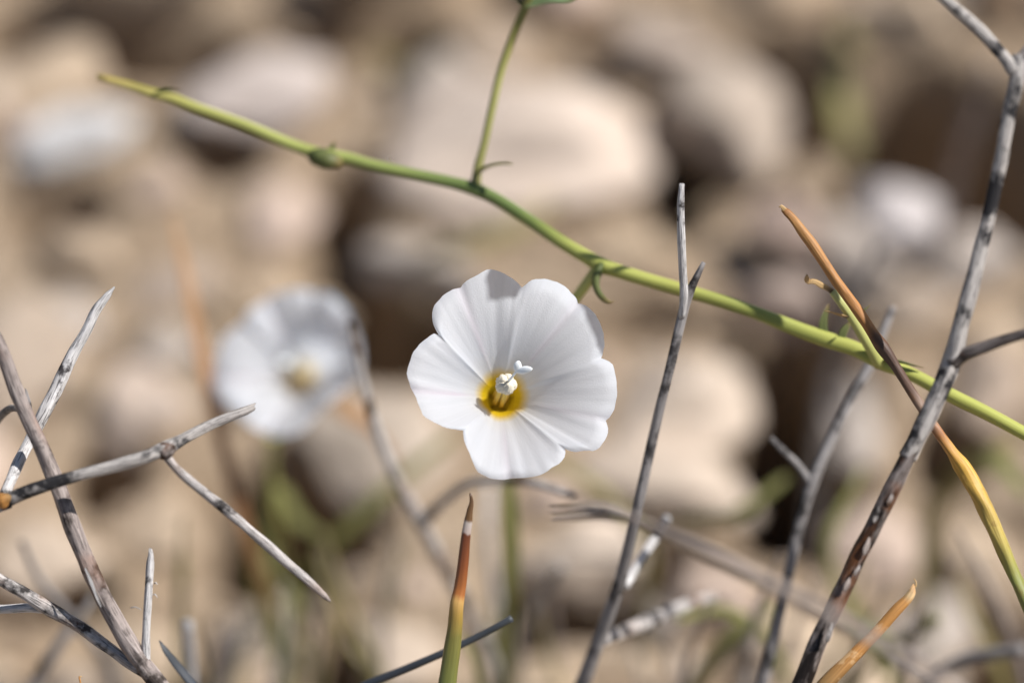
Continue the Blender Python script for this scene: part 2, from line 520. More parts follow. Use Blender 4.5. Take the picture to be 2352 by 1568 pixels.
# x, y, half width, half height, colour, turn of the long side in degrees, height factor, label
HERO = [
    (1215, 290, 330, 190, (0.62, 0.51, 0.42), -10, 0.36, 'largest pale beige stone, lying behind the upright green side branch'),
    (1690, 240, 160, 165, (0.44, 0.36, 0.29), -40, 0.6, 'pale beige stone beside the dark cleft next to the largest stone'),
    (600, 180, 200, 92, (0.54, 0.46, 0.41), 25, 0.5, 'pinkish grey slanting stone behind the tip half of the green stem'),
    (165, 270, 165, 72, (0.66, 0.64, 0.62), 22, 0.42, 'pale grey-white oblong stone under the tip of the green stem'),
    (110, 135, 150, 75, SAND, 10, 0.4, 'sandy tan stone beyond the grey-white oblong stone'),
    (650, 460, 95, 85, PINK, 0, 0.38, 'rounded pink-beige stone just below the middle of the green stem'),
    (365, 390, 70, 50, PINK, 20, 0.38, 'small pinkish stone below the tip of the green stem'),
    (2060, 95, 135, 65, SAND, -15, 0.8, 'sandy stone beyond the big dark hollow'),
    (2065, 470, 112, 95, (0.58, 0.525, 0.50), -15, 0.85, 'bright whitish rounded stone at the edge of the dark hollow'),
    (2240, 560, 120, 80, GREY, 0, 0.6, 'grey stone beside the bright whitish stone'),
    (1580, 890, 170, 150, BEIGE, -5, 0.4, 'broad pale beige stone between the flower and the dark hollow'),
    (1550, 1075, 200, 105, BEIGE, -12, 0.36, 'flat beige stone in front of the broad pale stone'),
    (890, 990, 190, 140, (0.47, 0.385, 0.305), -25, 0.42, 'beige stone between the two white flowers'),
    (330, 900, 120, 130, (0.50, 0.40, 0.325), 15, 0.45, 'pale rounded stone behind the forked grey twig'),
    (110, 720, 130, 80, GREY, 10, 0.38, 'dull grey stone behind the silver twig tip'),
    (100, 1250, 150, 85, (0.54, 0.43, 0.33), 5, 0.42, 'pale tan stone behind the thick mauve-grey stem'),
    (360, 1180, 120, 85, SAND, -20, 0.35, 'sandy stone under the fork of the grey twig'),
    (590, 1440, 120, 95, BEIGE, 20, 0.6, 'beige stone below the end of the straight pale twig'),
    (900, 1470, 105, 95, (0.52, 0.42, 0.33), -10, 0.65, 'pale beige stone beside the ripening grass stalk'),
    (1360, 1280, 150, 100, BEIGE, -12, 0.65, 'beige stone above the small dark hollow'),
    (1400, 1500, 150, 60, SAND, 0, 0.5, 'sandy stone in front of the small dark hollow'),
    (980, 640, 140, 60, GREY, -15, 0.6, 'shaded grey stone beyond the flower by the dark hollow'),
    (2010, 1220, 110, 90, PINK, 10, 0.6, 'pinkish stone behind the dark scaly twig'),
    (2250, 1260, 90, 110, SAND, 0, 0.6, 'sandy stone behind the yellow end of the orange straw'),
    (1960, 950, 70, 120, GREY, 10, 0.7, 'narrow grey stone beside the dark hollow under the green stem'),
    (1450, 540, 130, 60, TAN, -10, 0.4, 'low tan stone beyond the flower'),
    (1800, 540, 110, 80, (0.44, 0.33, 0.27), -35, 0.5, 'dusty pink stone behind the tip of the orange straw'),
    (1000, 150, 100, 80, GREY, 30, 0.5, 'grey stone leaning on the largest pale stone'),
    (1500, 90, 130, 60, (0.47, 0.38, 0.31), -20, 0.5, 'pinkish beige stone beyond the largest pale stone'),
    (720, 700, 90, 60, TAN, 0, 0.5, 'tan stone beyond the blurred white flower'),
    (420, 620, 110, 70, (0.45, 0.36, 0.29), 10, 0.3, 'dull tan stone beyond the pale rounded stone'),
    (200, 540, 90, 60, SAND, -10, 0.45, 'sandy tan stone beyond the silver twig tip'),
    (1120, 1400, 60, 90, TAN, 0, 0.5, 'tan stone behind the tip of the dark thin twig'),
    (1650, 1330, 110, 70, PINK, -20, 0.5, 'pink-beige stone under the long blurred twig'),
    (2130, 1420, 110, 80, GREY, 15, 0.5, 'grey stone behind the rust coloured straw'),
    (330, 1480, 110, 80, SAND, 0, 0.5, 'sandy stone behind the short split spur'),
    (1870, 380, 70, 60, TAN, 0, 0.45, 'tan stone beside the largest dark hollow'),
    (330, -75, 230, 75, SAND, 0, 1.15, 'broad tan slab added to shade the long dark hollow'),  # added overhang that keeps light out of the long hollow
    (860, -80, 170, 75, TAN, 0, 1.2, 'brown slab added to shade the hollow beyond the largest stone'),  # added overhang, darkens the hollow below it
    (1800, 690, 110, 60, (0.46, 0.36, 0.30), -25, 1.0, 'dull brown slab added to shade the hollow under the green stem'),  # added only to shade the hollow in front of it
    (2290, 840, 90, 100, (0.46, 0.36, 0.28), 0, 0.5, 'beige stone behind the fork of the dark twig'),
]
SHADE_LIFT = {'sandy stone beyond the big dark hollow': 0.7, 'dusty pink stone behind the tip of the orange straw': 0.5, 'shaded grey stone beyond the flower by the dark hollow': 0.5,  # extra height, so these stones overhang and shade the hollows
        'broad tan slab added to shade the long dark hollow': 0.35, 'brown slab added to shade the hollow beyond the largest stone': 0.3, 'pinkish beige stone beyond the largest pale stone': 0.3,
        'beige stone above the small dark hollow': 0.3, 'dull brown slab added to shade the hollow under the green stem': 0.3}
for i, (x, y, rx, ry, col, ro, hf, lab) in enumerate(HERO):
    s = CAM_H / math.sin(PITCH) * K
    sx = rx * s
    sy = ry * s / (math.sin(PITCH) + hf * 0.35 * math.cos(PITCH))
    sz = hf * math.sqrt(sx * sy)
    c = G(x, y, sz * 0.35)
    c.z = sz * 0.42 - 0.35
    c.z += SHADE_LIFT.get(lab, 0.0)
    stone(c, sx * 1.22, sy * 1.2, sz * 1.25, R(ro), col, STONES[i % 10], lab, tilt=rng.uniform(-0.12, 0.12))

PAL = [BEIGE, PINK, GREY, SAND, TAN, (0.44, 0.35, 0.27), (0.34, 0.26, 0.19), BROWN]
hero_xy = [(G(h[0], h[1]), h[2] * CAM_H / math.sin(PITCH) * K) for h in HERO]
n_made = 0
while n_made < 250:
    x, y = (rng.uniform(-17, 17), rng.uniform(25, 56)) if n_made % 2 else (rng.uniform(-8, 8), rng.uniform(30, 46))
    r = rng.uniform(0.16, 0.55) if rng.random() < 0.68 else rng.uniform(0.6, 1.5)
    inside = any(abs(x - c.x) < q * 0.75 + r * 0.3 and abs(y - c.y) < q * 0.7 + r * 0.3 for c, q in hero_xy)
    if inside or any(((x - a) / (p + r * 0.8)) ** 2 + ((y - b) / (q + r * 0.8)) ** 2 < 1.1 for a, b, p, q, _ in PITW):
        continue
    col = rng.choice(PAL if n_made % 2 else PAL[:6])
    k = rng.uniform(0.85, 1.1)
    big = r > 0.58
    light = col[0] > 0.4
    lab = ('mid-sized ' if big else 'small ') + ('pale beige' if light else 'dull brown') + ' stone lying loose on the soil'
    stone(Vector((x, y, ground_z(x, y) + r * 0.2)), r, r * rng.uniform(0.7, 1.1), r * rng.uniform(0.45, 0.8), rng.uniform(0, 6.28), tuple(c * k for c in col), rng.choice(SMALL), lab,
          'mid-sized loose stones' if big else 'small loose pale stones' if light else 'small loose brown stones', rng.uniform(-0.2, 0.2), 'stone')
    n_made += 1

# gravel: too many to count, one object
gvv, gff = [], []
base = bmesh.new()
bmesh.ops.create_icosphere(base, subdivisions=1, radius=1.0)
bv = [v.co.copy() for v in base.verts]
bf = [[v.index for v in f.verts] for f in base.faces]
base.free()
for _ in range(4200):
    x, y = rng.uniform(-18, 18), rng.uniform(24, 58)
    r = rng.uniform(0.03, 0.12)
    q = Quaternion((rng.uniform(-1, 1), rng.uniform(-1, 1), rng.uniform(-1, 1), rng.uniform(-1, 1))).normalized()
    if any(((x - a) / p) ** 2 + ((y - b2) / q2) ** 2 < 1.6 for a, b2, p, q2, _ in PITW):
        continue
    c = Vector((x, y, ground_z(x, y) + r * 0.3))
    b0 = len(gvv)
    sc = Vector((rng.uniform(0.7, 1.3), rng.uniform(0.7, 1.3), rng.uniform(0.5, 0.9))) * r
    for v in bv:
        gvv.append(c + q @ Vector((v.x * sc.x, v.y * sc.y, v.z * sc.z)))
    gff.extend([[b0 + k for k in f] for f in bf])
go = mesh_obj('gravel', gvv, gff, M['stone'], smooth=False)
go.color = (0.36, 0.27, 0.19, 1)
tag(go, 'fine tan gravel strewn over the soil between stones', 'gravel', kind='stuff')


# straw litter lying on the soil, too fine to count
lv, lf = [], []
for _ in range(520):
    x, y = rng.uniform(-15, 15), rng.uniform(26, 52)
    a, L2, r = rng.uniform(0, 6.28), rng.uniform(0.3, 1.6), rng.uniform(0.012, 0.03)
    z = ground_z(x, y)
    if z < -1.2:
        continue
    p0 = Vector((x, y, z + 0.03))
    p2 = Vector((x + math.cos(a) * L2, y + math.sin(a) * L2, ground_z(x + math.cos(a) * L2, y + math.sin(a) * L2) + rng.uniform(0.03, 0.25)))
    p1 = p0.lerp(p2, 0.5) + Vector((0, 0, rng.uniform(0.03, 0.15)))
    b0 = len(lv)
    side = Vector((-math.sin(a), math.cos(a), 0)) * r
    for p, k in ((p0, 1.0), (p1, 1.0), (p2, 0.4)):
        lv += [p + side * k, p + Vector((0, 0, r * 1.4 * k)), p - side * k]
    for q in (0, 3):
        for k in range(3):
            k2 = (k + 1) % 3
            lf.append((b0 + q + k, b0 + q + k2, b0 + q + 3 + k2, b0 + q + 3 + k))
tag(mesh_obj('straw_litter', lv, lf, plain('dead_straw', (0.42, 0.33, 0.22), 0.7, 0.3, 3.0), smooth=False), 'fine dead straw litter scattered between the stones', 'litter', kind='stuff')

# more of the same rubble all round, too many to count
rv, rf = [], []
sm = SMALL[2]
mv = [v.co.copy() for v in stone_mesh(41, 2).vertices]
mf = [list(p.vertices) for p in stone_mesh(41, 2).polygons]
for _ in range(1500):
    x, y = rng.uniform(-75, 75), rng.uniform(-20, 130)
    if -17.5 < x < 17.5 and 24 < y < 57:
        continue
    r = rng.uniform(0.2, 0.8) if rng.random() < 0.7 else rng.uniform(0.8, 2.2)
    q = Quaternion((0, 0, 1), rng.uniform(0, 6.28)) @ Quaternion((1, 0, 0), rng.uniform(-0.3, 0.3))
    c = Vector((x, y, ground_z(x, y) + r * 0.2))
    sc = Vector((1, rng.uniform(0.65, 1.0), rng.uniform(0.45, 0.8))) * r
    b0 = len(rv)
    rv.extend(c + q @ Vector((v.x * sc.x, v.y * sc.y, v.z * sc.z)) for v in mv)
    rf.extend([b0 + k for k in f] for f in mf)
ro = mesh_obj('rubble', rv, rf, M['stone'])
ro.color = (0.48, 0.385, 0.30, 1)
tag(ro, 'pale rubble strewn over the ground all around the plants', 'rubble', kind='stuff')

# ---------------------------------------------------------------- flowers
def cr(x, y):
    """grid point from the close-up measuring frame of the main flower"""
    return ((1560 + x / 1.668) / 1.7415, (1020 + y / 1.668) / 1.7415)


MAIN = [  # clockwise outline: n = notch between lobes, m = mid-lobe fold
    (325, 532, 'n'), (295, 480, ''), (279, 420, ''), (290, 350, ''), (340, 282, ''), (400, 241, ''), (474, 222, 'm'), (500, 182, ''), (552, 145, ''), (620, 111, ''), (680, 92, ''), (742, 113, ''), (802, 148, ''), (850, 187, ''), (879, 222, 'n'),
    (905, 198, ''), (950, 165, ''), (1010, 155, ''), (1070, 168, ''), (1140, 199, ''), (1200, 244, ''), (1243, 292, ''), (1252, 324, 'm'), (1300, 338, ''), (1352, 380, ''), (1396, 440, ''), (1420, 510, ''), (1430, 580, ''), (1422, 640, ''), (1408, 688, 'n'),
    (1450, 700, ''), (1490, 735, ''), (1510, 790, ''), (1516, 880, ''), (1510, 960, ''), (1490, 1030, ''), (1465, 1075, ''), (1440, 1103, 'm'), (1453, 1132, ''), (1450, 1200, ''), (1420, 1252, ''), (1375, 1305, ''), (1320, 1304, ''), (1240, 1312, ''), (1195, 1303, ''), (1164, 1288, 'n'),
    (1166, 1330, ''), (1140, 1382, ''), (1085, 1412, ''), (1000, 1470, ''), (900, 1486, ''), (797, 1486, 'm'), (720, 1496, ''), (650, 1476, ''), (590, 1450, ''), (555, 1390, ''), (520, 1300, ''), (492, 1225, ''), (487, 1170, 'n'),
    (440, 1166, ''), (340, 1140, ''), (240, 1082, ''), (200, 1012, ''), (165, 935, ''), (148, 906, 'm'), (130, 862, ''), (114, 800, ''), (125, 740, ''), (155, 650, ''), (210, 580, ''), (260, 541, ''), (300, 525, ''),
]
MAIN = [(*cr(x, y), g) for x, y, g in MAIN]
SECOND = [
    (556, 742, 'n'), (575, 712, ''), (610, 690, 'm'), (640, 672, ''), (690, 664, ''), (722, 672, 'n'),
    (760, 676, ''), (800, 712, 'm'), (822, 770, ''), (832, 820, 'n'), (826, 858, ''), (800, 890, 'm'), (765, 922, ''), (728, 950, 'n'),
    (700, 985, ''), (650, 1004, ''), (610, 998, 'm'), (570, 975, ''), (540, 950, 'n'), (500, 912, ''), (486, 870, 'm'), (496, 820, ''), (520, 770, ''),
]


def corolla_geo(outline, throat, thr, d0, depth, tiltx, tilty, rim_c, tube_len, tdir, pil=0.046, rows=58, K2=16, seed=0.0, pinch=1.0, yamt=1.0):
    """Funnel of five joined lobes. All positions are grid x, y and depth; returns world verts, faces, uvs, colours."""
    n = len(outline)
    cols_xy = []
    i0 = next(i for i, q in enumerate(outline) if q[2] == 'n')
    ring = outline[i0:] + outline[:i0] + [outline[i0]]
    tags = [i for i, q in enumerate(ring) if q[2]]
    for a, b in zip(tags[:-1], tags[1:]):
        seg = [Vector((q[0], q[1])) for q in ring[a:b + 1]]
        ls = [0.0]
        for p, q in zip(seg[:-1], seg[1:]):
            ls.append(ls[-1] + (q - p).length)
        for k in range(K2):
            s = ls[-1] * k / K2
            j = max(q for q in range(len(ls) - 1) if ls[q] <= s + 1e-9)
            fr = (s - ls[j]) / max(ls[j + 1] - ls[j], 1e-9)
            # smooth between the measured points
            p0, p1, p2, p3 = seg[max(j - 1, 0)], seg[j], seg[j + 1], seg[min(j + 2, len(seg) - 1)]
            pt = 0.5 * ((2 * p1) + (p2 - p0) * fr + (2 * p0 - 5 * p1 + 4 * p2 - p3) * fr ** 2 + (3 * p1 - p0 - 3 * p2 + p3) * fr ** 3)
            cols_xy.append((pt, k / K2, ring[a][2], len(cols_xy)))
    m = len(cols_xy)
    T = Vector(throat)
    verts, uvs, colr = [], [], []
    TR = 14
    px = 1.0 / (K * d0)                               # grid steps per cm
    for ci, (pt, f, kind, _) in enumerate(cols_xy):
        ang = math.atan2(pt.y - T.y, pt.x - T.x)
        half = ci // K2
        sk = (0.62, 1.5, 0.75, 1.35, 0.6, 1.6, 0.7, 1.25, 0.8, 1.4)[half % 10]
        fs = f ** sk
        puff = max(math.sin(math.pi * fs), 0.0) ** 0.75
        amp = (1.0, 0.8, 1.15, 0.7, 0.9, 1.3, 1.0, 0.85, 1.1, 0.75)[half % 10]
        fold = min(f, 1 - f) if True else 0
        near_m = (f if kind == 'm' else 1 - f)        # 0 at the mid-lobe fold
        near_n = 1 - near_m
        rimz = -(tiltx * (pt.x - rim_c[0]) + tilty * (rim_c[1] - pt.y)) * K * d0
        for r in range(TR + rows + 1):
            if r < TR:                                 # the tube below the throat
                q = 1 - r / TR
                rad = thr * (1 - 0.22 * q)
                cxy = T + Vector(tdir) * (tube_len * q)
                x = cxy.x + math.cos(ang) * rad * px
                y = cxy.y + math.sin(ang) * rad * px
                z = -depth - tube_len * q
                s = -q
            else:
                s = (r - TR) / rows
                st = s ** 0.92
                c0 = T + Vector((math.cos(ang), math.sin(ang))) * (thr * px)
                x = c0.x + (pt.x - c0.x) * st
                y = c0.y + (pt.y - c0.y) * st
                z = -depth * (1 - s) ** 2.3 + rimz * s ** 1.2
                z += pil * amp * puff * s ** 1.15 * (1 - 0.15 * s)
                z -= 0.020 * pinch * (max(0, 1 - near_m / 0.13)) ** 1.3 * s ** 0.8
                z += 0.015 * s * noise.noise(Vector((math.cos(ang) * 11, math.sin(ang) * 11, s * 1.4 + seed))) + 0.0075 * s * noise.noise(Vector((math.cos(ang) * 26, math.sin(ang) * 26, s * 2.4 + seed)))
                z += 0.035 * s * s * noise.noise(Vector((math.cos(ang) * 2.3 + seed, math.sin(ang) * 2.3, 7.7)))
                if s > 0.84:
                    e = (s - 0.84) / 0.16
                    curl = 0.5 + noise.noise(Vector((math.cos(ang) * 2.0, math.sin(ang) * 2.0, 3.3 + seed)))
                    z -= 0.075 * e * e * max(curl, 0.1)
                    wob = noise.noise(Vector((ci * 0.55, 1.7 + seed, 0))) * 2.6 * e + noise.noise(Vector((ci * 0.17, 8.7 + seed, 0))) * 2.5 * e
                    x += math.cos(ang) * wob
                    y += math.sin(ang) * wob
            verts.append(P(x, y, d0 - z))
            uvs.append((ci / m, max(s, -1) * 0.5 + 0.5))
            # pigment: white, faint pink along the mid-lobe bands, yellow throat with ochre spots
            col = Vector((0.855, 0.89, 0.945))
            band = max(0.0, 1 - near_m / 0.16) * max(0.0, min(1, (s - 0.05) * 3)) * max(0.0, 1.0 - 0.45 * s)
            band *= (0.95, 0.6, 0.5, 0.35, 0.55)[((half + 1) // 2) % 5]
            col = col.lerp(Vector((0.79, 0.70, 0.80)), 0.8 * band)
            warm = max(0.0, min(1.0, (0.30 - s) / 0.30))
            col = col.lerp(Vector((0.85, 0.825, 0.745)), warm * 0.55)
            yel = max(0.0, min(1.0, (0.13 - s) / 0.09)) * yamt
            col = col.lerp(Vector((0.90, 0.62, 0.02)), yel)
            if s < -0.12:
                spot = max(0.0, math.cos(ang * 5 + 0.6)) ** 5 * min(1, (-s - 0.12) * 5)
                col = col.lerp(Vector((0.55, 0.29, 0.01)), 0.75 * spot * yamt)
            colr.append(col)
    rr = TR + rows + 1
    faces = []
    for c in range(m):
        c2 = (c + 1) % m
        for r in range(rr - 1):
            faces.append((c * rr + r, c * rr + r + 1, c2 * rr + r + 1, c2 * rr + r))
    cxy = T + Vector(tdir) * tube_len
    verts.append(P(cxy.x, cxy.y, d0 + depth + tube_len * 1.04))
    uvs.append((0.5, 0))
    colr.append(Vector((0.85, 0.62, 0.10)))
    for c in range(m):
        faces.append((c * rr, ((c + 1) % m) * rr, len(verts) - 1))
    return verts, faces, uvs, colr


def blob_geo(a, b, r0, r1, seg=14, rings=9, bump=0.12, flat=1.0, fd=None, seed=0.0, freq=22.0):
    """Rounded body from a to b with mid radius r0 .. r1 (anthers, stigma lobes, buds)."""
    a, b = Vector(a), Vector(b)
    t = (b - a).normalized()
    nn = (Vector(fd) - t * Vector(fd).dot(t)).normalized() if fd is not None else t.orthogonal().normalized()
    bb = nn.cross(t)
    v, f, u = [a.copy()], [], [(0.5, 0)]
    for i in range(1, rings):
        q = i / rings
        rad = (r0 + (r1 - r0) * q) * math.sin(math.pi * q) ** 0.6
        c = a.lerp(b, q)
        for k in range(seg):
            an = 2 * math.pi * k / seg
            d = bb * math.cos(an) + nn * (math.sin(an) * flat)
            p = c + d * rad
            p += d * (rad * bump * noise.noise(p * freq + Vector((seed, 0, 0))) * 2)
            v.append(p)
            u.append((k / seg, q))
    v.append(b.copy())
    u.append((0.5, 1))
    for k in range(seg):
        k2 = (k + 1) % seg
        f.append((0, 1 + k2, 1 + k))
        for i in range(rings - 2):
            o1, o2 = 1 + i * seg, 1 + (i + 1) * seg
            f.append((o1 + k, o1 + k2, o2 + k2, o2 + k))
        o1 = 1 + (rings - 2) * seg
        f.append((o1 + k, o1 + k2, len(v) - 1))
    return v, f, u


def blob(name, a, b, r0, r1, mat, parent, base, label=None, **kw):
    v, f, u = blob_geo(a, b, r0, r1, **kw)
    return mesh_obj(name, v, f, mat, parent, base, uvs=u, cols=[(q[1], 0, 0) for q in u], label=label)


def leaf(name, pts, mat, parent, base, flat=0.12, fd=None, label=None, cup=0.25, **kw):
    wp = [(P(x, y, d), pxr(d, r)) for x, y, d, r in pts]
    v, f, u, L = tube_geo(wp, seg=12, step=0.03, rough=0.02, flat=flat, flat_dir=fd if fd is not None else -FWD, cup=cup, ends=('point', 'point'), **kw)
    return mesh_obj(name, v, f, mat, parent, base, uvs=u, cols=[(q[1] / L, 0, 0) for q in u], label=label)


def make_flower(plant, pbase, label, outline, throat, thr, d0, depth, tiltx, tilty, rim_c, tube_len, tdir, anth_c, style_tip, stig, seed, ped, asz=1.0, pil=0.032, yamt=1.0):
    fb = P(throat[0] + tdir[0] * tube_len, throat[1] + tdir[1] * tube_len, d0 + depth + tube_len)
    fl = bpy.data.objects.new('flower', None)
    C.objects.link(fl)
    fl.parent = plant
    fl.location = fb - pbase
    fl['label'] = label
    v, f, u, c = corolla_geo(outline, throat, thr, d0, depth, tiltx, tilty, rim_c, tube_len, tdir, seed=seed, pil=pil, yamt=yamt)
    mesh_obj('corolla', v, f, M['petal'], fl, fb, uvs=u, cols=c)
    # five anthers pressed round the style
    ax, ay, ad = anth_c
    cen = P(ax, ay, ad)
    axis = (P(*style_tip) - fb).normalized()
    e1 = axis.orthogonal().normalized()
    e2 = axis.cross(e1)
    r2 = random.Random(int(seed * 10) + 3)
    for k in range(5):
        an = 2 * math.pi * k / 5 + 0.5
        off = (e1 * math.cos(an) + e2 * math.sin(an))
        a = cen + (off * 0.040 - axis * 0.10) * asz
        b = cen + (off * (0.050 + r2.uniform(-0.008, 0.012)) + axis * (0.075 + r2.uniform(-0.02, 0.02))) * asz
        an_o = blob('anther', a, b, 0.066 * asz, 0.058 * asz, M['anther'], fl, fb, bump=0.16, seed=seed + k * 2.1, freq=42.0, seg=18, rings=14)
        fv, ff, fu, L = tube_geo([(fb + off * 0.06, 0.026), (fb.lerp(a, 0.5) + off * 0.03, 0.026), (a + axis * 0.03, 0.022)], seg=8, step=0.05, rough=0.02)
        mesh_obj('filament', ff and fv, ff, M['filament'], fl, fb, uvs=fu)
    tip = P(*style_tip)
    fv, ff, fu, L = tube_geo([(fb, 0.014), (cen, 0.014), (cen.lerp(tip, 0.55) + axis * 0.015, 0.012), (tip, 0.012)], seg=8, step=0.03, rough=0.02)
    mesh_obj('style', fv, ff, M['stigma'], fl, fb, uvs=fu)
    for (x, y, d, rad) in stig:
        e = P(x, y, d)
        blob('stigma_lobe', tip - (e - tip) * 0.10, e, rad, rad * 1.15, M['stigma'], fl, fb, bump=0.04, flat=0.5, fd=-FWD, seed=seed, seg=16, rings=12)
    # calyx of five green sepals hugging the tube
    back = (fb - P(throat[0], throat[1], d0 + depth)).normalized()
    g1 = back.orthogonal().normalized()
    g2 = back.cross(g1)
    for k in range(5):
        an = 2 * math.pi * k / 5
        off = g1 * math.cos(an) + g2 * math.sin(an)
        sv, sf, su, L = tube_geo([(fb + back * 0.10 + off * 0.02, 0.04), (fb + back * 0.06 + off * 0.13, 0.06), (fb - back * 0.04 + off * (thr + 0.07), 0.05), (fb - back * 0.14 + off * (thr + 0.13), 0.012)], seg=10, step=0.04, rough=0.03, flat=0.18, flat_dir=off, ends=('flat', 'point'))
        mesh_obj('sepal', sv, sf, M['leaf'], fl, fb, uvs=su, cols=[(q[1] / L, 0, 0) for q in su])
    pv, pf, pu, L = tube_geo(ped + [(fb + back * 0.06, 0.05)], seg=12, step=0.04, rough=0.03)
    mesh_obj('pedicel', pv, pf, M['pedicel'], fl, fb, uvs=pu, cols=[(q[1] / L, 0, 0) for q in pu])
    return fl


# ---- the plant with the sharp flower and the long green stem
root = P(2760, 1240, 43.9)
root = Vector((root.x, root.y + 1.0, -0.4))
vine = thing('bindweed_plant', 'bindweed with long arching green stem carrying the sharp open white flower', 'plant', root)
stem('stem', [(228, 178, 46.2, 7.4), (250, 184, 46.2, 8.8), (300, 199, 46.2, 10.2), (352, 216, 46.15, 12.1), (372, 220, 46.15, 13), (450, 248, 46.1, 12.6), (560, 287, 46.05, 12.6), (690, 340, 46.0, 13), (745, 357, 45.95, 15.8), (790, 362, 45.95, 14), (850, 378, 45.9, 13), (950, 400, 45.85, 13), (1040, 420, 45.8, 14), (1090, 434, 45.75, 16.7), (1130, 452, 45.7, 14.4), (1210, 502, 45.6, 14), (1290, 556, 45.4, 14.9), (1350, 592, 45.3, 15.8), (1378, 608, 45.25, 18.6), (1420, 622, 45.2, 15.8), (1500, 646, 45.15, 15.3), (1600, 674, 45.1, 14.9), (1720, 712, 45.05, 15.8), (1830, 755, 45.0, 16.7), (1900, 780, 44.95, 17.7), (1960, 800, 44.9, 16.7), (2025, 832, 44.85, 18.6), (2090, 858, 44.8, 15.8), (2180, 905, 44.7, 15.8), (2260, 945, 44.6, 15.8), (2352, 995, 44.5, 16.3), (2480, 1065, 44.35, 16.7), (2620, 1150, 44.2, 16.7)],
     M['vine'], vine, root, extra=[(P(2740, 1300, 43.9) + Vector((0.2, 0.4, -1)), 0.085), (root, 0.11)], rough=0.09, step=0.06, seg=16, ends=('jag', 'flat'), bumpf=3)
stem('side_branch', [(1092, 430, 45.75, 13), (1096, 395, 45.75, 11), (1112, 330, 45.75, 9.5), (1130, 250, 45.75, 9.5), (1152, 160, 45.75, 9.5), (1180, 80, 45.7, 10), (1206, 18, 45.6, 11), (1235, -60, 45.4, 9), (1280, -150, 45.2, 6)],
     M['branch'], vine, root, rough=0.05, step=0.06, bumpf=3)
leaf('leaf', [(1208, 14, 45.55, 7), (1235, 6, 45.5, 13), (1270, -2, 45.4, 16), (1310, 0, 45.3, 10), (1334, -8, 45.25, 3)], M['paleleaf'], vine, root, fd=UP * 0.7 - FWD, label='pale green leaf at the top of the upright side branch')
leaf('leaf', [(1200, 16, 45.6, 6), (1180, -8, 45.6, 9), (1150, -30, 45.6, 8), (1130, -45, 45.6, 2)], M['leaf'], vine, root, fd=UP - FWD)
leaf('leaf', [(1098, 398, 45.7, 7), (1112, 387, 45.6, 8), (1140, 378, 45.5, 7), (1165, 376, 45.45, 6), (1176, 378, 45.4, 3)], M['branch'], vine, root, fd=UP, flat=0.5, label='short blunt bract at the foot of the side branch')
# tip bracts, bud, hooked bract, drying twiglets
leaf('leaf', [(352, 222, 46.1, 9), (366, 211, 46.1, 9), (385, 206, 46.1, 7), (412, 209, 46.1, 3)], M['leaf'], vine, root, fd=UP, flat=0.4, label='browning bract clasping the stem near its tip')
blob('bud', P(705, 352, 45.9), P(788, 380, 45.85), 0.12, 0.10, M['leaf'], vine, root, label='dark green bud hanging under the stem', bump=0.15, freq=8.0, seed=4.0, seg=16, rings=12)
leaf('leaf', [(752, 352, 45.95, 9), (762, 340, 45.95, 7), (768, 326, 45.95, 3)], M['leaf'], vine, root, fd=-FWD, flat=0.4)
leaf('leaf', [(1378, 612, 45.2, 16), (1368, 640, 45.1, 14), (1372, 668, 45.0, 11), (1385, 686, 44.95, 9), (1400, 694, 44.9, 5), (1410, 692, 44.9, 2)], M['leaf'], vine, root, fd=RIGHT, flat=0.7, label='small hooked green bract beside the flower stalk')
stem('twiglet', [(2022, 836, 44.82, 17), (2008, 812, 44.75, 14), (1985, 775, 44.65, 12.5), (1955, 725, 44.55, 12), (1925, 685, 44.5, 10.5), (1912, 670, 44.5, 9)], M['pedicel'], vine, root, rough=0.05, label='short yellow-green twiglet with a dried tip')
leaf('dried_tip', [(1915, 674, 44.5, 7), (1903, 664, 44.5, 6), (1885, 655, 44.45, 7), (1866, 646, 44.4, 6), (1856, 648, 44.4, 5), (1853, 640, 44.35, 7), (1853, 632, 44.3, 3)], M['dryleaf'], vine, root, flat=0.6, label='curled brown dried tip of the twiglet')
leaf('leaf', [(1945, 728, 44.5, 6), (1925, 722, 44.45, 7), (1905, 716, 44.4, 4), (1895, 714, 44.4, 2)], M['dryleaf'], vine, root, fd=UP, flat=0.4)
leaf('leaf', [(1893, 775, 44.95, 11), (1890, 745, 44.95, 10), (1897, 715, 44.95, 6), (1902, 700, 44.95, 2)], M['leaf'], vine, root, flat=0.3)
leaf('leaf', [(1930, 785, 44.9, 9), (1938, 760, 44.9, 9), (1955, 738, 44.9, 3)], M['leaf'], vine, root, flat=0.3)
leaf('leaf', [(2035, 828, 44.75, 10), (2065, 830, 44.7, 9), (2095, 838, 44.7, 6), (2120, 844, 44.7, 2)], M['leaf'], vine, root, fd=UP, flat=0.4)
leaf('leaf', [(1968, 722, 44.6, 6), (1985, 712, 44.6, 6), (1998, 700, 44.6, 2)], M['leaf'], vine, root, fd=UP, flat=0.4)

THR = cr(738, 952)
ped = [(P(1376, 612, 45.25), 0.06), (P(1352, 645, 45.3), 0.055), (P(1325, 682, 45.4), 0.052), (P(1260, 770, 45.7), 0.05), (P(1180, 870, 45.75), 0.05)]
make_flower(vine, root, 'open white flower with yellow throat and faint pink folds', MAIN, THR, 0.140, 44.05, 0.60, 0.10, 0.24, cr(815, 800), 0.13, (-20, 40),
            (*cr(778, 858), 44.30), (*cr(845, 775), 44.10), [(*cr(858, 704), 44.05, 0.036), (*cr(951, 757), 44.0, 0.034)], 0.0, ped)

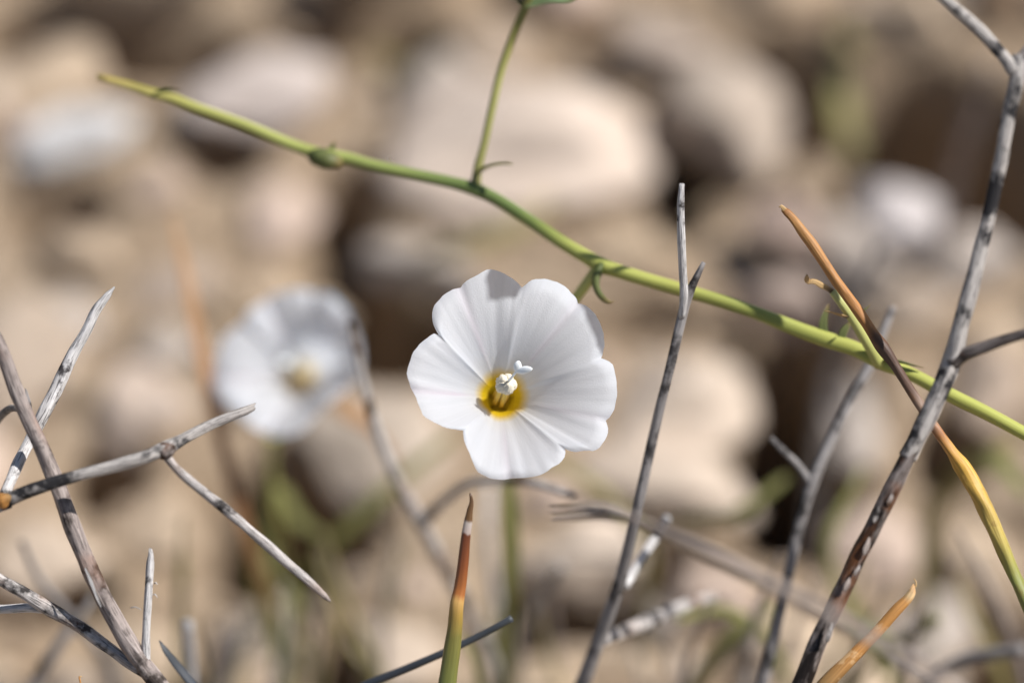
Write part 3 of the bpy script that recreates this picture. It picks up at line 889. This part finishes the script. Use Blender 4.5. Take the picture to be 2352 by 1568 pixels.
# ---- second, out of focus plant
D2 = 50.0
r2w = Vector((P(640, 1200, 51).x, P(640, 1200, 51).y + 0.3, -0.3))
vine2 = thing('bindweed_plant', 'bindweed with blurred half-turned white flower on thin upright stem', 'plant', r2w)
stem('stem', [(622, 1010, 51.4, 9), (622, 1080, 51.7, 10), (635, 1180, 52.1, 11), (648, 1280, 52.7, 12)], M['branch'], vine2, r2w, extra=[(r2w, 0.08)], rough=0.05)
ped2 = [(P(622, 1012, 51.4), 0.055), (P(635, 960, 51.5), 0.05), (P(670, 900, 51.5), 0.05)]
make_flower(vine2, r2w, 'blurred white flower turned half away', SECOND, (695, 868), 0.085, D2, 0.92, -0.38, 0.42, (655, 835), 0.26, (10, 10),
            (685, 850, D2 + 0.35), (672, 832, D2 + 0.1), [(660, 810, D2, 0.034), (640, 832, D2, 0.034)], 3.0, ped2, 0.4, 0.15, 0.5)

# ---------------------------------------------------------------- dead twigs
# thick mauve-grey stem, with joined branch and split spur
b = P(470, 1790, 43.9)
b = Vector((b.x + 0.3, b.y + 0.5, -0.4))
t = thing('dead_twig', 'thick mauve-grey dead stem with peeling bark and a split spur', 'twig', b)
stem('stem', [(-60, 690, 43.5, 14.6), (0, 800, 43.6, 16.3), (40, 905, 43.7, 17.2), (85, 1005, 43.75, 18.1), (130, 1110, 43.78, 18.9), (170, 1215, 43.8, 19.8), (212, 1320, 43.85, 19.8), (262, 1420, 43.9, 20.6), (318, 1510, 43.9, 21.5), (375, 1585, 43.9, 20.6)],
     M['mauve'], t, b, extra=to_ground(470, 1790, 43.9, 26, 0.3, 0.5), rough=0.17, seg=20, step=0.03, seed=2, bumpf=8)
stem('spur', [(347, 1264, 43.85, 5), (345, 1300, 43.85, 9), (340, 1380, 43.85, 9.5), (336, 1450, 43.87, 9), (334, 1520, 43.9, 11)], M['silver'], t, b, rough=0.12, ends=('jag', 'flat'), step=0.03, seed=5, label='short upright pale spur, split lengthwise')
stem('side_branch', [(-70, 1285, 43.95, 11), (0, 1330, 44.0, 13), (60, 1365, 44.05, 14), (110, 1395, 44.1, 17), (170, 1430, 44.1, 14.5), (240, 1480, 44.05, 14), (310, 1530, 43.95, 15), (345, 1552, 43.9, 14)], M['grey'], t, b, rough=0.18, step=0.03, seed=8, bumpf=9, label='pale grey side branch joining the stem low down')
stem('side_branch', [(-70, 1398, 44.4, 10), (0, 1398, 44.3, 10.5), (60, 1395, 44.2, 11), (105, 1396, 44.1, 13)], M['silver'], t, b, rough=0.08, step=0.04, seed=9)
leaf('bark_flake', [(196, 1305, 43.74, 2), (209, 1335, 43.72, 4), (220, 1365, 43.73, 3), (232, 1392, 43.76, 2)], M['silver'], t, b, fd=-FWD, flat=0.15)
for i, (x0, y0, x1, y1) in enumerate([(375, 1440, 395, 1462), (415, 1470, 430, 1473), (300, 1395, 325, 1400), (352, 1365, 362, 1372), (354, 1340, 362, 1342), (80, 930, 96, 940)]):
    fv, ff, fu, L = tube_geo([(P(x0, y0, 43.85), 0.006), (P((x0 + x1) / 2, (y0 + y1) / 2 - 4, 43.8), 0.005), (P(x1, y1, 43.8), 0.003)], seg=5, step=0.02)
    if i in (2, 3, 4):
        mesh_obj('bark_fibre', fv, ff, M['silver'], t, b, uvs=fu)

# forked twig: silver tip + branch crossing in front of the thick stem
b = P(-260, 1900, 44.2)
b = Vector((b.x, b.y + 0.4, -0.4))
t = thing('dead_twig', 'forked grey twig crossing in front of the thick mauve-grey stem', 'twig', b)
stem('stem', [(22, 1150, 43.62, 17), (-10, 1162, 43.62, 18), (-70, 1190, 43.65, 19), (-160, 1300, 43.8, 20), (-230, 1560, 44.0, 21)], M['grey'], t, b, extra=to_ground(-260, 1900, 44.2, 22, 0, 0.4), rough=0.1, seed=3)
stem('front_branch', [(0, 1157, 43.62, 14.6), (40, 1138, 43.55, 15.5), (90, 1118, 43.48, 14.6), (180, 1092, 43.42, 13.8), (280, 1065, 43.42, 13.8), (345, 1045, 43.45, 14.6), (385, 1028, 43.5, 17.2), (430, 1003, 43.6, 12.9), (500, 968, 43.75, 11.6), (560, 945, 43.85, 10.8), (576, 939, 43.88, 9.5)], M['mottled'], t, b, rough=0.17, step=0.03, seg=20, seed=4, bumpf=8, ends=('flat', 'jag'), label='grey branch with a dark knotted joint and cut end')
stem('straight_branch', [(372, 1034, 43.5, 12.6), (400, 1070, 43.5, 10.3), (470, 1130, 43.55, 11.2), (560, 1205, 43.6, 11.7), (640, 1275, 43.65, 11.2), (710, 1335, 43.7, 9.9), (745, 1368, 43.72, 8.1), (757, 1379, 43.73, 3.6)], M['grey'], t, b, rough=0.16, step=0.03, seed=6, bumpf=9, ends=('flat', 'point'), label='straight pale branch ending in a blunt point')
stem('silver_branch', [(12, 1135, 43.66, 13), (40, 1070, 43.95, 14), (72, 1005, 44.1, 14), (100, 952, 44.1, 15), (135, 880, 44.12, 14.5), (170, 810, 44.15, 14), (200, 755, 44.15, 13), (222, 710, 44.15, 11), (245, 680, 44.15, 8), (262, 660, 44.15, 2.5)], M['silver'], t, b, rough=0.19, step=0.025, seg=20, seed=11, ends=('flat', 'point'), bumpf=9, label='silver-white cracked branch tapering to a pale tip')
blob('knot', P(362, 1052, 43.47), P(402, 1018, 43.5), 0.088, 0.08, M['charred'], t, b, label='dark knotted joint of the branch', bump=0.2, freq=12.0, seg=18, rings=12)
stem('spur', [(70, 960, 43.9, 0.1), (20, 940, 44.6, 9), (-20, 985, 45.0, 9), (-60, 1060, 45.0, 9)], M['steel'], t, b, rough=0.08)
blob('knot', P(-14, 1160, 43.55), P(26, 1138, 43.5), 0.075, 0.06, M['stickK'], t, b, label='rust coloured scar at the fork', bump=0.25, freq=14.0)
blob('bark_knot', P(72, 960, 44.2), P(58, 890, 44.5), 0.03, 0.025, M['steel'], t, b)

# tall dark scaly twig
b = P(1700, 1850, 43.6)
b = Vector((b.x - 0.2, b.y + 0.5, -0.4))
t = thing('dead_twig', 'tall dark scaly twig forking into pale grey branches', 'twig', b)
stem('stem', [(2345, 128, 43.0, 19.3), (2337, 175, 43.0, 18.4), (2318, 260, 43.05, 16.1), (2298, 370, 43.1, 16.1), (2270, 500, 43.2, 16.6), (2240, 620, 43.25, 17.5), (2210, 740, 43.3, 19.3), (2192, 815, 43.35, 23), (2165, 885, 43.4, 22.1), (2125, 970, 43.45, 22.1), (2085, 1050, 43.5, 21.2)],
     M['mottled'], t, b, rough=0.14, step=0.03, seg=20, seed=12, bumpf=8, label='grey upper stem, pale along its sunny side')
stem('lower_stem', [(2098, 1025, 43.48, 18.9), (2050, 1120, 43.5, 20.2), (2010, 1200, 43.52, 19.3), (1965, 1290, 43.55, 20.2), (1920, 1390, 43.57, 20.2), (1880, 1470, 43.6, 20.2), (1840, 1570, 43.6, 21.8)], M['charred'], t, b, extra=to_ground(1700, 1850, 43.6, 28, -0.2, 0.5), rough=0.13, step=0.035, seg=20, seed=13, bumpf=8, label='dark brown lower stem with pale bark scales')
stem('side_branch', [(2332, 165, 43.0, 20), (2305, 130, 43.0, 15), (2265, 85, 43.0, 15), (2220, 42, 43.0, 14), (2172, 0, 43.0, 12.5), (2110, -50, 42.9, 12), (2040, -130, 42.7, 10), (1960, -210, 42.5, 8)], M['mottled'], t, b, rough=0.1, step=0.04, seed=14, label='pale branch forking off at the top')
stem('side_branch', [(2338, 150, 43.0, 18), (2362, 118, 43.0, 15), (2420, 40, 43.0, 13), (2500, -80, 43.0, 10)], M['grey'], t, b, rough=0.1, seed=15)
stem('side_branch', [(2185, 835, 43.35, 20), (2215, 815, 43.3, 15), (2260, 798, 43.2, 14), (2310, 780, 43.1, 12.5), (2355, 766, 43.0, 12), (2450, 745, 42.8, 11), (2560, 690, 42.6, 9)], M['charred'], t, b, rough=0.09, seed=16, label='thin dark branch forking off half way up')
for (x, y, d, wd, hl, at) in [(*cr(755, 165), 44.3, 0.185, 0.23, (1962, -208, 42.5)), (*cr(1385, 500), 44.3, 0.12, 0.36, (2112, -48, 42.9))]:
    c = P(x, y, d) + TO_SUN * 5.6      # unseen leaves added above the frame to shade two petal lobes
    e = (UP - RIGHT * 0.2).normalized()
    lv, lf, lu, L = tube_geo([(c - e * hl, 0.03), (c - e * hl * 0.5, wd), (c + e * hl * 0.3, wd * 0.9), (c + e * hl * 1.1, 0.03)], seg=12, step=0.04, rough=0.05, flat=0.12, flat_dir=TO_SUN, ends=('point', 'flat'))
    tv, tf, tu, _ = tube_geo([(c + e * hl * 0.9, 0.02), (c + e * (hl * 1.1 + 0.15) + FWD * 0.25, 0.022), (P(*at), 0.03)], seg=8, step=0.06, rough=0.06)
    mesh_obj('twiglet', tv, tf, M['mottled'], t, b, uvs=tu)  # added stalk tying the unseen shading leaf to the branch
    mesh_obj('added_shade_leaf', lv, lf, M['dryleaf'], t, b, uvs=lu, cols=[(q[1] / L, 0, 0) for q in lu])
for (x, y, r, w2) in [(1990, 1252, 10, 24), (1945, 1340, 9, 18), (2044, 1145, 9, 20), (2012, 1180, 8, 22), (1905, 1450, 9, 26), (1968, 1308, 7, 14)]:
    leaf('bark_scale', [(x - 4, y + w2 * 0.8, 43.43, r * 0.5), (x - 2, y + w2 * 0.3, 43.415, r * 0.8), (x + 4, y - w2 * 0.3, 43.415, r * 0.55), (x + 6, y - w2 * 0.7, 43.43, r * 0.3)], M['grey'], t, b, fd=-FWD + RIGHT * 0.4, flat=0.3)

# slim smooth twig in front of the green stem
b = P(1230, 1900, 46.4)
b = Vector((b.x, b.y + 0.5, -0.4))
t = thing('dead_twig', 'slim grey twig crossing in front of the green stem beside the flower', 'twig', b)
stem('stem', [(1616, 603, 44.35, 5.2), (1602, 632, 44.4, 7.7), (1578, 685, 44.5, 12), (1562, 745, 44.55, 11.2), (1540, 840, 44.6, 11.2), (1515, 940, 44.75, 11.6), (1492, 1040, 44.9, 12), (1465, 1160, 45.1, 12.9), (1440, 1270, 45.4, 13.8), (1415, 1360, 45.7, 15.5), (1380, 1460, 46.0, 15.5), (1335, 1575, 46.3, 17.2)], M['steel'], t, b, extra=to_ground(1230, 1900, 46.4, 22, 0, 0.5), rough=0.07, seed=21)
stem('side_branch', [(1566, 422, 44.0, 6.2), (1564, 470, 44.05, 8.8), (1565, 550, 44.15, 9.7), (1568, 620, 44.3, 9.2), (1571, 680, 44.42, 9.7), (1566, 730, 44.52, 7.9)], M['silver'], t, b, rough=0.07, seed=22, label='pale grey upright prong of the fork')
stem('spur', [(1532, 1190, 46.6, 9), (1510, 1225, 46.4, 11), (1475, 1280, 46.1, 10), (1435, 1345, 45.75, 12)], M['silver'], t, b, rough=0.1, seed=23, label='whitish blurred spur low on the twig')
stem('side_branch', [(1640, 1368, 48.0, 12), (1570, 1392, 47.6, 15), (1480, 1430, 46.9, 16), (1385, 1468, 46.1, 16)], M['grey'], t, b, rough=0.07, seed=24)

# slim forked twig behind the green stem
b = P(1690, 1850, 47)
b = Vector((b.x, b.y + 0.5, -0.4))
t = thing('dead_twig', 'slim blue-grey twig passing behind the green stem and orange straw', 'twig', b)
stem('stem', [(2052, 706, 46.2, 8), (2035, 745, 46.15, 10), (2002, 830, 46.1, 12), (1960, 905, 46.05, 12), (1912, 1000, 46.0, 13), (1868, 1100, 46.0, 15), (1840, 1190, 46.1, 13.5), (1815, 1300, 46.2, 13), (1790, 1410, 46.4, 13.5), (1752, 1570, 46.6, 15)], M['steel'], t, b, extra=to_ground(1690, 1850, 47, 17, 0, 0.5), rough=0.07, seed=31)
stem('side_branch', [(1770, 1005, 45.9, 6), (1800, 1035, 45.9, 7.5), (1835, 1070, 45.95, 8), (1862, 1110, 46.0, 10)], M['steel'], t, b, rough=0.07, seed=32)

# dark thin twig crossing behind the grass stalk
b = P(560, 1760, 45)
b = Vector((b.x, b.y + 0.5, -0.4))
t = thing('dead_twig', 'thin dark slate twig lying behind the ripening grass stalk', 'twig', b)
stem('stem', [(1176, 1419, 44.7, 9), (1160, 1428, 44.7, 8), (1100, 1460, 44.75, 8), (1010, 1502, 44.8, 8.5), (930, 1536, 44.9, 9), (840, 1572, 45, 10)], M['slate'], t, b, extra=to_ground(560, 1760, 45, 12, 0, 0.5), rough=0.07, seed=33)

# long blurred twig passing in front of everything at the lower edge
b = P(2560, 1900, 38.2)
b = Vector((b.x + 0.4, b.y + 0.6, -0.4))
t = thing('dead_twig', 'long grey twig blurred close to the lens, crossing the dark scaly twig', 'twig', b)
stem('stem', [(1385, 1163, 41.3, 7.4), (1460, 1190, 40.9, 9.3), (1550, 1230, 40.5, 11.8), (1640, 1275, 40.1, 15.5), (1720, 1315, 39.8, 14.9), (1830, 1370, 39.5, 14.9), (1950, 1435, 39.2, 15.5), (2060, 1500, 39.0, 16.1), (2180, 1580, 38.8, 16.7)], M['lensgrey'], t, b, extra=to_ground(2560, 1900, 38.2, 28, 0.4, 0.6), rough=0.08, seed=34)
stem('prong', [(1262, 1167, 42.0, 4), (1310, 1166, 41.8, 6), (1360, 1165, 41.5, 8), (1420, 1176, 41.1, 10)], M['steel'], t, b, rough=0.06, seed=35)
stem('prong', [(1270, 1188, 42.1, 4), (1320, 1186, 41.9, 6), (1380, 1180, 41.5, 8), (1440, 1184, 41.0, 10)], M['steel'], t, b, rough=0.06, seed=36)

# blurred forked twig between the flowers
b = P(1140, 1640, 51.5)
b = Vector((b.x, b.y + 0.6, -0.4))
t = thing('dead_twig', 'blurred grey twig forking below the sharp flower', 'twig', b)
stem('stem', [(805, 740, 47.4, 8), (835, 880, 47.6, 10), (870, 1000, 47.9, 12), (910, 1095, 48.2, 13), (965, 1195, 48.6, 17), (1005, 1270, 49.0, 15), (1060, 1370, 49.8, 15), (1120, 1500, 50.6, 16)], M['grey'], t, b, extra=to_ground(1140, 1640, 51.5, 18, 0, 0.6), rough=0.07, seed=41)
stem('side_branch', [(968, 1200, 48.6, 15), (1020, 1150, 48.2, 11), (1075, 1112, 47.8, 10.5), (1150, 1102, 47.4, 10.5), (1240, 1112, 47.0, 10), (1320, 1140, 46.8, 7)], M['grey'], t, b, rough=0.07, seed=42)

# further blurred twigs, rooted in the soil
BLUR = [
    ([(1290, 1300, 50, 10), (1240, 1370, 50.6, 12), (1200, 1450, 51.2, 13), (1180, 1560, 52, 14)], 'grey', 'blurred pale twig standing beside the small dark hollow'),
    ([(2270, 150, 56, 14), (2235, 260, 56.5, 16), (2190, 400, 57.5, 17)], 'mauve', 'blurred mauve-grey twig standing in the largest dark hollow'),
    ([(50, 1245, 48, 7), (85, 1320, 48.4, 9), (150, 1400, 48.8, 10), (230, 1500, 49.5, 11)], 'steel', 'blurred dark curved twig behind the thick mauve-grey stem'),
    ([(215, 1370, 48.6, 8), (150, 1460, 48.6, 12), (90, 1545, 48.8, 14), (40, 1640, 49, 14)], 'steel', 'blurred slate twig slanting behind the pale grey side branch'),
    ([(1125, 1110, 51, 9), (1120, 1200, 51, 10), (1130, 1320, 51.5, 11), (1150, 1480, 52.5, 12)], 'silver', 'blurred pale upright twig behind the ripening grass stalk'),
    ([(2352, 1490, 48, 14), (2230, 1510, 48.4, 15), (2140, 1560, 49, 15)], 'steel', 'blurred low grey twig behind the rust coloured straw'),
    ([(430, 1430, 47.5, 14), (434, 1480, 47.7, 14), (440, 1560, 48, 11)], 'silver', 'blurred whitish stub behind the dark pointed leaf'),
    ([(2020, 560, 52, 9), (1960, 700, 52.6, 11), (1900, 860, 53.4, 12)], 'steel', 'blurred dark twig in shade behind the green stem'),
]
for i, (pts, mat, lab) in enumerate(BLUR):
    x, y, d, r = pts[-1]
    p = P(x, y, d)
    b = Vector((p.x, p.y + 0.3, -0.8))
    t = thing('dead_twig', lab, 'twig', b)
    stem('stem', pts, M[mat], t, b, extra=[(p.lerp(b, 0.6), pxr(d, r)), (b, pxr(d, r) * 1.2)], rough=0.08, seed=50 + i)

# ---------------------------------------------------------------- straws, stalks, blades
b = P(2470, 1800, 43.6)
b = Vector((b.x + 0.2, b.y + 0.5, -0.4))
t = thing('dry_straw', 'orange-brown dry straw turning yellow and green towards its foot', 'straw', b)
stem('stem', [(1798, 480, 44.15, 6), (1808, 488, 44.15, 9), (1850, 540, 44.15, 12), (1905, 620, 44.15, 13), (1960, 700, 44.15, 13), (2005, 765, 44.15, 12.5), (2028, 798, 44.15, 15), (2060, 845, 44.15, 12), (2110, 925, 44.15, 11), (2150, 985, 44.15, 12), (2185, 1035, 44.1, 13), (2210, 1070, 44.1, 19), (2245, 1130, 44.05, 20), (2290, 1225, 44.0, 17), (2330, 1320, 44.0, 15), (2370, 1410, 43.9, 16)], M['stickJ'], t, b, extra=to_ground(2470, 1800, 43.6, 17, 0.2, 0.5), rough=0.2, step=0.03, seg=18, seed=61, bumpf=9)
leaf('shrivelled_tip', [(1806, 486, 44.15, 6), (1798, 478, 44.12, 5), (1794, 474, 44.1, 4), (1790, 476, 44.1, 1.5)], M['dryleaf'], t, b, flat=0.6)

b = P(1700, 1830, 43.2)
b = Vector((b.x, b.y + 0.5, -0.4))
t = thing('dry_straw', 'rust coloured straw stub with a dark hooked tip', 'straw', b)
stem('stem', [(2100, 1350, 44.0, 7), (2090, 1368, 44.0, 11), (2060, 1400, 44.0, 13), (2010, 1455, 44.0, 13.5), (1960, 1505, 43.95, 15), (1890, 1580, 43.9, 18)], M['stickK'], t, b, extra=to_ground(1700, 1830, 43.2, 20, 0, 0.5), rough=0.13, step=0.03, seg=18, seed=62, ends=('jag', 'flat'))
leaf('hooked_tip', [(2094, 1352, 44.0, 2.5), (2104, 1344, 44.0, 2.2), (2103, 1334, 44.0, 1.6), (2099, 1328, 44.0, 0.8)], M['dryleaf'], t, b, flat=0.7)

b = P(985, 1850, 44.2)
b = Vector((b.x, b.y + 0.4, -0.4))
t = thing('grass_stalk', 'upright grass stalk, rust brown above and green below', 'grass', b)
stem('stem', [(1080, 1133, 43.85, 2.5), (1083, 1150, 43.85, 4.5), (1079, 1172, 43.85, 7), (1075, 1200, 43.85, 10), (1071, 1225, 43.85, 11), (1064, 1290, 43.9, 12.5), (1056, 1350, 43.95, 14), (1049, 1390, 43.95, 16), (1046, 1430, 44.0, 17), (1036, 1510, 44.05, 20), (1025, 1590, 44.1, 22)], M['stalk'], t, b, extra=to_ground(985, 1850, 44.2, 23, 0, 0.4), rough=0.05, step=0.03, seg=18, seed=63, ends=('point', 'flat'), flat=0.75, flat_dir=-FWD)

b = P(600, 1800, 45)
b = Vector((b.x, b.y + 0.4, -0.4))
t = thing('pointed_leaf', 'dark slate pointed leaf beside the thick mauve-grey stem', 'leaf', b)
stem('blade', [(366, 1470, 44.75, 2), (380, 1492, 44.75, 8), (405, 1525, 44.8, 11), (450, 1580, 44.85, 12)], M['slate'], t, b, extra=to_ground(600, 1800, 45, 12, 0, 0.4), rough=0.04, flat=0.3, flat_dir=-FWD + RIGHT, seed=64)

b = P(95, 1700, 44.2)
b = Vector((b.x, b.y + 0.4, -0.4))
t = thing('dry_straw', 'hair-thin brown straw with curled tip at the foot of the pale side branch', 'straw', b)
stem('stem', [(188, 1553, 44.15, 1.5), (182, 1553, 44.15, 1.8), (184, 1562, 44.15, 2), (184, 1590, 44.15, 2.4)], M['stickK'], t, b, extra=to_ground(180, 1700, 44.2, 4, 0, 0.4), rough=0.05, step=0.02, seg=8)

# (points, material, label): blurred blades behind
BLADES = [
    ([(395, 500, 50.2, 7), (420, 600, 50.2, 13), (445, 720, 50.2, 16), (470, 850, 50.3, 16), (500, 980, 50.4, 15), (545, 1150, 50.6, 15), (600, 1330, 51, 17), (650, 1560, 52, 18)], 'blade_rust', 'tall blurred blade, rust above and green below, behind the blurred flower'),
    ([(1165, 1090, 48.5, 16), (1170, 1200, 48.8, 22), (1172, 1330, 49.3, 22), (1165, 1430, 50, 18)], 'blade_green', 'blurred green blade standing under the sharp flower'),
    ([(1040, 1000, 53, 10), (930, 1090, 53, 16), (820, 1190, 53, 19), (700, 1320, 53.4, 20)], 'blade_green', 'blurred green blade slanting between the two flowers'),
    ([(1960, 20, 62, 20), (1945, 130, 61.5, 28), (1935, 260, 61, 28), (1960, 360, 60.5, 20)], 'blade_olive', 'blurred olive blade beyond the largest dark hollow'),
    ([(1800, 1100, 51, 10), (1690, 1180, 51, 16), (1580, 1190, 51.5, 12), (1530, 1210, 52, 6)], 'blade_green', 'blurred dark green leaf behind the slim grey twig'),
    ([(1980, 1080, 51, 8), (1900, 1250, 51, 14), (1920, 1330, 51.5, 15), (2020, 1500, 52, 16), (2060, 1600, 52.5, 16)], 'blade_green', 'blurred green blade behind the dark scaly twig'),
    ([(1780, 1390, 50, 10), (1690, 1450, 50, 18), (1620, 1530, 50.3, 22), (1570, 1620, 51, 22)], 'blade_green', 'blurred broad green blade beside the slim blue-grey twig'),
    ([(2150, 1420, 49, 14), (2090, 1460, 49.2, 18), (2040, 1490, 49.5, 12)], 'blade_green', 'blurred pale green leaf above the rust coloured straw'),
    ([(2320, 1020, 52, 20), (2250, 1070, 52, 28), (2190, 1120, 52.5, 22)], 'blade_olive', 'blurred olive leaf behind the yellow end of the orange straw'),
    ([(740, 1230, 52, 10), (690, 1200, 52.5, 18), (640, 1120, 53, 14)], 'blade_green', 'blurred dark green leaf in the hollow under the blurred flower'),
    ([(1270, 460, 58, 12), (1170, 530, 57.5, 22), (1060, 560, 57.5, 20), (960, 600, 58, 12)], 'blade_olive', 'blurred olive blade lying beyond the sharp flower'),
    ([(760, 920, 51.5, 8), (790, 935, 51.4, 26), (830, 960, 51.5, 20), (860, 990, 51.8, 8)], 'blade_rust', 'blurred tan curled leaf between the two flowers'),
    ([(850, 120, 62, 14), (930, 170, 61.5, 26), (1000, 130, 61, 18)], 'blade_olive', 'blurred khaki blade beyond the largest pale stone'),
    ([(2352, 1130, 51, 12), (2290, 1060, 51.3, 24), (2230, 1050, 51.8, 18), (2180, 1080, 52.3, 10)], 'blade_green', 'blurred green leaf behind the yellow part of the straw'),
    ([(1560, 1420, 49, 8), (1660, 1400, 49.3, 12), (1740, 1440, 49.6, 12), (1800, 1540, 50.3, 13)], 'blade_green', 'blurred arching green leaf under the slim blue-grey twig'),
    ([(1060, 1460, 48, 6), (1085, 1500, 48.2, 9), (1100, 1560, 48.6, 11)], 'blade_green', 'blurred short green shoot beside the ripening grass stalk'),
    ([(2200, 1330, 51, 7), (2240, 1420, 51.2, 12), (2290, 1520, 51.6, 14)], 'blade_olive', 'blurred olive leaf behind the rust coloured straw'),
    ([(1990, 1420, 50.5, 8), (2030, 1470, 50.6, 13), (2050, 1560, 51, 14)], 'blade_green', 'blurred green leaf crossing behind the rust coloured straw'),
    ([(1160, 1090, 52, 8), (1250, 1060, 51.8, 15), (1360, 1110, 51.8, 15), (1440, 1180, 52.2, 10)], 'blade_olive', 'blurred greyish green blade arching under the sharp flower'),
    ([(690, 1400, 53, 12), (640, 1330, 53, 16), (600, 1240, 53, 12)], 'blade_green', 'blurred green blade crossing the rust and green one'),
]
for i, (pts, mat, lab) in enumerate(BLADES):
    x, y, d, r = pts[-1]
    p = P(x, y, d)
    b = Vector((p.x, p.y + 0.2, -0.9))
    wp = [(P(*q[:3]), pxr(q[2], q[3])) for q in pts] + [(b, pxr(d, r) * 0.6)]
    v, f, u, L = tube_geo(wp, seg=10, step=0.12, rough=0.04, flat=0.18, flat_dir=(0.3, -0.6, 0.7), seed=70 + i, ends=('point', 'flat'), cup=0.2)
    o = mesh_obj('grass_leaf', v, f, M[mat], None, b, uvs=u, cols=[(q[1] / L, 0, 0) for q in u])
    tag(o, lab, 'grass')

# thin stems of the tangle low in the picture, told apart only by their place
for i in range(26):
    x0, y0 = rng.uniform(820, 2330), rng.uniform(1180, 1420)
    if rng.random() < 0.25:
        x0 = rng.uniform(420, 820)
    d = rng.uniform(48.0, 53.0)
    lean = rng.uniform(-150, 150)
    p0, p1, p2 = P(x0, y0, d), P(x0 - lean * 0.5 + rng.uniform(-25, 25), y0 + 150, d + 0.6), P(x0 - lean, y0 + 320, d + 1.4)
    b = Vector((p2.x, p2.y + 0.2, -0.9))
    green = i % 2 == 0
    r = rng.uniform(0.03, 0.055)
    wp = [(p0, r * 0.4), (p1, r), (p2, r * 1.1), (b, r * 1.2)]
    v, f, u, L = tube_geo(wp, seg=8, step=0.15, rough=0.06, flat=0.45 if green else 1.0, flat_dir=(0.3, -0.6, 0.7) if green else None, seed=90 + i, ends=('point', 'flat'))
    o = mesh_obj('grass_leaf' if green else 'dry_stalk', v, f, M[('blade_green', 'blade_olive')[i % 4 // 2]] if green else M[('grey', 'lensgrey')[i % 4 // 2]], None, b, uvs=u, cols=[(q[1] / L, 0, 0) for q in u])
    if green:
        tag(o, 'thin blurred grass leaf in the tangle below the flowers', 'grass', 'thin grass leaves of the tangle')
    else:
        tag(o, 'thin blurred dry stem in the tangle below the flowers', 'stem', 'thin dry stems of the tangle')
